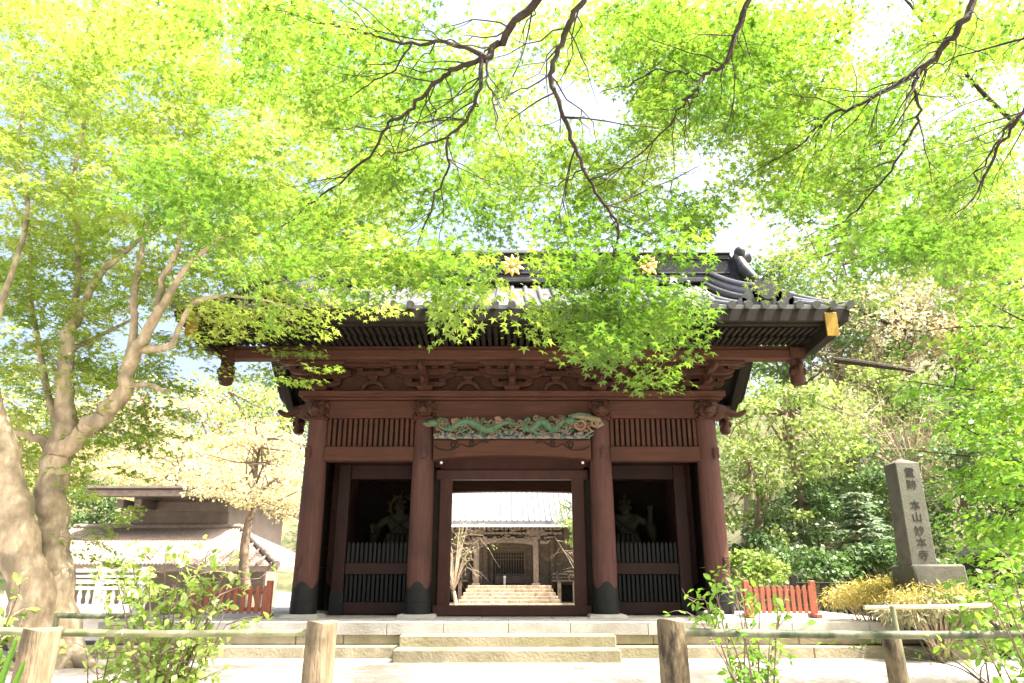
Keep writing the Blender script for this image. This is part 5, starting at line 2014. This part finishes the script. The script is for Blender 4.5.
mound('laceleaf_maple', 872, 599, 11.8, 1.35, .5, 'orange', 'low mounded shrub with orange-yellow leaves left of the monument base', 40, 150, .07)
mound('laceleaf_maple', 932, 597, 10.9, 1.2, .35, 'orange', 'flat sparse shrub with pale orange leaves under the monument base', 22, 90, .065)
mound('feathery_shrub', 935, 612, 11.0, 1.5, .45, 'dry', 'silvery feathery shrub hanging over the kerb at right', 36, 80, .11)
mound('feathery_shrub', 1010, 610, 11.3, 1.4, .5, 'dry', 'silvery green shrub behind the bamboo rail at the right border', 30, 70, .11)
mound('evergreen_bush', 800, 572, 16.5, 2.2, .9, 'dark', 'low dark hedge bush behind the right red fence', 34, 90, .11, 'quad', drop=.1)
mound('evergreen_bush', 745, 575, 15.8, 1.6, .9, 'yg', 'mid green leafy bush behind the right gate column and red fence', 30, 70, .11, 'quad', drop=.1)
mound('evergreen_bush', 880, 568, 16.8, 2.4, .9, 'dark', 'low dark bush beside the conifer behind the orange shrub', 34, 90, .11, 'quad', drop=.1)
mound('evergreen_bush', 985, 585, 13.5, 2.6, .9, 'dark', 'dark low bush behind the black cabinet', 34, 90, .10, 'quad', drop=.1)

# ---- leafy tree at the right border with fresh oval leaves
ft = thing('leafy_tree', (6.9, 7.4, 0), 'tree with broad fresh green leaves reaching in from the right border', 'tree')
FGD = [[0, 0, 1, 4], [0, 2, 4, 7], [1, 4, 7, 9], [1, 4, 6, 8], [0, 2, 6, 8], [0, 1, 5, 8], [0, 1, 4, 6]]
pp = grid_samples(FGD, 330, 56, 842, 268)
pp = pp[(pp[:, 1] < 425) | (pp[:, 0] > 965)]
cen = np.array([tuple(at(a, b, R.uniform(6.6, 8.8))) for a, b in pp])
cen = np.concatenate([cen, np.stack([R.uniform(5.6, 8.6, 120), R.uniform(5.6, 9, 120), R.uniform(2, 5.6, 120)], 1)])
ax = np.stack([R.normal(-.7, .7, len(cen)), R.normal(0, .8, len(cen)), R.normal(-.1, .2, len(cen))], 1)
sc = R.uniform(.7, 1.2, len(cen))
wd = MB()
nd = limb(wd, [(6.9, 7.4, 0), (6.8, 7.4, 1.4), (7.0, 7.3, 2.8), (6.9, 7.4, 4.2), (6.8, 7.5, 5.2)], [.13, .11, .09, .06, .02], 4, 10)
for px, py in ((930, 330), (950, 420), (965, 480), (900, 380), (975, 560), (985, 300), (910, 450)):
    e = at(px, py, 7.6)
    s_ = min(nd[:17], key=lambda q: abs(q[0].z - (e.z - .5)))[0]
    nd += limb(wd, crooked(s_, e, .08, 5), [.035, .026, .018, .011, .004], 3, 6)
connect_twigs(wd, nd, cen, ax, sc, .006, 1.5, 2)
wd.build('trunk', M['twig'], ft, smooth=60)
leaf_mesh('crown', *sprays_to_leaves(cen, ax, sc, .07, keep=.42, jitter=.5), 'oval', L['fresh'], ft)


# ---- foreground bushes at the bamboo fence
def stem_bush(px, Y, spread, label, tips, leaf, n_leaf, key='fresh', stems=12):
    b0 = at(px, 683, Y)
    t = thing('young_bush', (b0.x, Y, 0), label, 'bush')
    wd = MB()
    P_, D_, N_ = [], [], []
    for (tx, ty) in tips:
        e = at(tx, ty, Y + R.uniform(-.35, .35))
        b = Vector((b0.x + R.normal(0, .04), Y + R.normal(0, .05), 0))
        mid = b.lerp(e, .55) + Vector(((b.x - e.x) * .16, 0, .04))
        P, r = smooth_line([b, b.lerp(mid, .5) + Vector((0, 0, .05)), mid, e], [.011, .009, .006, .002], 5)
        wd.tube(P, r, 5, cap=False)
        # side shoots
        for q in range(9):
            k = int(len(P) * R.uniform(.42, 1.0))
            p = P[min(k, len(P) - 1)]
            e2 = p + Vector((R.normal(0, spread), R.normal(0, spread), R.uniform(.0, 1.0) * spread))
            tw = crooked(p, e2, .1, 4)
            wd.tube(tw, [.004, .003, .002, .001], 3, cap=False)
            for w in range(n_leaf):
                u_ = R.uniform(.2, 1.05)
                pt = np.array(p.lerp(e2, u_)) + R.normal(0, .012, 3)
                P_.append(pt)
                D_.append(np.array((e2 - p).normalized()) * .5 + R.normal(0, .7, 3) + (0, 0, -.1))
                N_.append(np.array([0, -.15, 1]) + R.normal(0, .45, 3))
    wd.build('stem', M['trunk'], t, smooth=60)
    n = len(P_)
    leaf_mesh('foliage', np.array(P_), np.array(D_), np.array(N_), leaf * R.uniform(.6, 1.25, n), np.clip(R.normal(.55, .25, n), 0, 1), 'oval', L[key], t)
    return t


tl = [(115, 570), (130, 555), (150, 580), (165, 560), (185, 548), (205, 562), (225, 572), (245, 580), (262, 590), (140, 600), (160, 610), (190, 590), (215, 600), (235, 610), (105, 610), (125, 630), (252, 625), (205, 580), (178, 575), (150, 560)]
stem_bush(164, 4.35, .115, 'sunlit bush with yellow-green oval leaves in front of the left bamboo rail', [(min(a, 226), b) for a, b in tl] + [(min(a, 190) + 9, b + 14) for a, b in tl[::4]], .052, 8, 'bush')
stem_bush(100, 4.5, .09, 'small sparse seedling left of the sunlit bush', [(95, 650), (112, 640), (88, 660), (118, 665)], .055, 5, 'bush')
stem_bush(752, 4.3, .09, 'slender green bush growing right of the mottled dark post', [(705, 600), (715, 585), (735, 590), (760, 595), (778, 605), (700, 620), (745, 610), (770, 630), (725, 640), (738, 570), (720, 605), (790, 580)], .05, 5, 'fresh')
stem_bush(1040, 4.2, .10, 'twiggy bush with green leaves at the lower right corner', [(985, 590), (995, 575), (1010, 560), (1020, 600), (965, 600), (985, 630), (1030, 570), (950, 650), (1040, 590), (1005, 612)], .055, 5, 'fresh')
stem_bush(-8, 4.3, .08, 'small leafy shoot at the left border behind the bamboo rail', [(12, 600), (25, 612), (5, 620), (20, 590), (-10, 600)], .055, 5, 'yg')
stem_bush(985, 8.5, .12, 'low green shoots at the kerb beside the lower right corner bush', [(860, 650), (872, 640), (985, 640), (990, 655)], .05, 2, 'fresh')
sb = at(-4, 672, 3.4)
bl = thing('spear_leaf_plant', (sb.x, 3.4, 0), 'bright green strap leaf plant at the bottom left corner', 'plant')
m = MB()
for tx, ty, dx in ((16, 640, 0), (2, 650, -.03), (24, 662, .03), (-8, 640, -.05)):
    e = at(tx, ty, 3.4)
    b = Vector((sb.x + dx, 3.4, 0))
    mid = b.lerp(e, .6) + Vector((-.02, 0, .03))
    Q, _ = smooth_line([b, mid, e], [1, 1, 1], 5)
    n = len(Q)
    vs, fs = [], []
    for i, p in enumerate(Q):
        w = .016 * math.sin(math.pi * (.15 + .85 * (1 - i / (n - 1)))) + .001
        vs += [p + Vector((-w, 0, 0)), p + Vector((0, .006, 0)), p + Vector((w, 0, 0))]
    for i in range(n - 1):
        fs += [(3 * i, 3 * i + 1, 3 * i + 4, 3 * i + 3), (3 * i + 1, 3 * i + 2, 3 * i + 5, 3 * i + 4)]
    m.add(vs, fs)
m.build('leaf', L['fresh'], bl)

# ---- pale trees and hill on the left, plum and maple in the inner court
PG = 'pale spring trees beyond the left building'
tree('pale_maple', 258, 470, 20.5, 4.3, 3.0, 'pale', 'pale cream-leaved tree with a forked trunk left of the gate', .085, 64, 90, None, bark='trunk', lean=.4, flat=.3, open_=.4)
tree('hill_tree', 140, 440, 40, 9, 7, 'pale', 'washed pale tree on the left hill above the tiled building', .22, 50, 80, PG, flat=.4)
tree('hill_tree', 225, 430, 46, 9, 7, 'leftyg', 'light green tree on the left hill midway to the gate', .24, 50, 80, PG)
tree('hill_tree', 285, 425, 55, 10, 8, 'dark', 'greener tree on the left hill right beside the gate bracket', .3, 50, 80, PG)
tree('hill_tree', 180, 470, 34, 6, 4, 'pale', 'pale blossoming tree right behind the roof of the tiled building', .18, 50, 70, PG, flat=.35)
tree('hill_tree', 265, 470, 38, 7, 5, 'pale', 'creamy tree behind the pale maple next to the gate column', .2, 50, 70, PG, flat=.35)
tree('hill_tree', 60, 450, 42, 9, 8, 'leftyg', 'yellow-green tree on the left hill behind the maple trunk', .24, 50, 80, PG)
tree('hill_tree', -20, 440, 40, 9, 9, 'leftyg', 'yellow-green tree on the left hill at the picture border', .24, 50, 80, PG)
tree('evergreen_bush', 105, 512, 29, 3.0, 2.4, 'dark', 'green bush at the left end of the tiled building wall', .15, 36, 70, None, cat='bush')
mound('round_bush', 118, 585, 19, 1.6, 1.0, 'yg', 'bright round bush behind the white railing', 30, 70, .12, 'quad', drop=.1)
tree('court_maple', 585, 520, 30, 3.0, 3.2, 'yg', 'bright green maple in the inner court seen at the right of the gate opening', .13, 34, 70)
bare_bush(455, 545, 33, 3.2, 3.2, 'bare plum tree with whitish twigs at the left of the gate opening', 34, leafn=10, thick=.5)
bare_bush(585, 560, 36, 3.0, 2.6, 'bare whitish shrub at the right of the gate opening', 26, leafn=0, thick=.5)
for i in range(7):                               # trees that close the view behind the hall
    tree('court_tree', 380 + i * 55, 470 + (i % 2) * 20, 66, 10, 9, 'yg' if i % 2 else 'dark', ('light green' if i % 2 else 'dark green') + ' tree of the wood that closes the view behind the hall', .32, 40, 50, 'wood behind the hall')
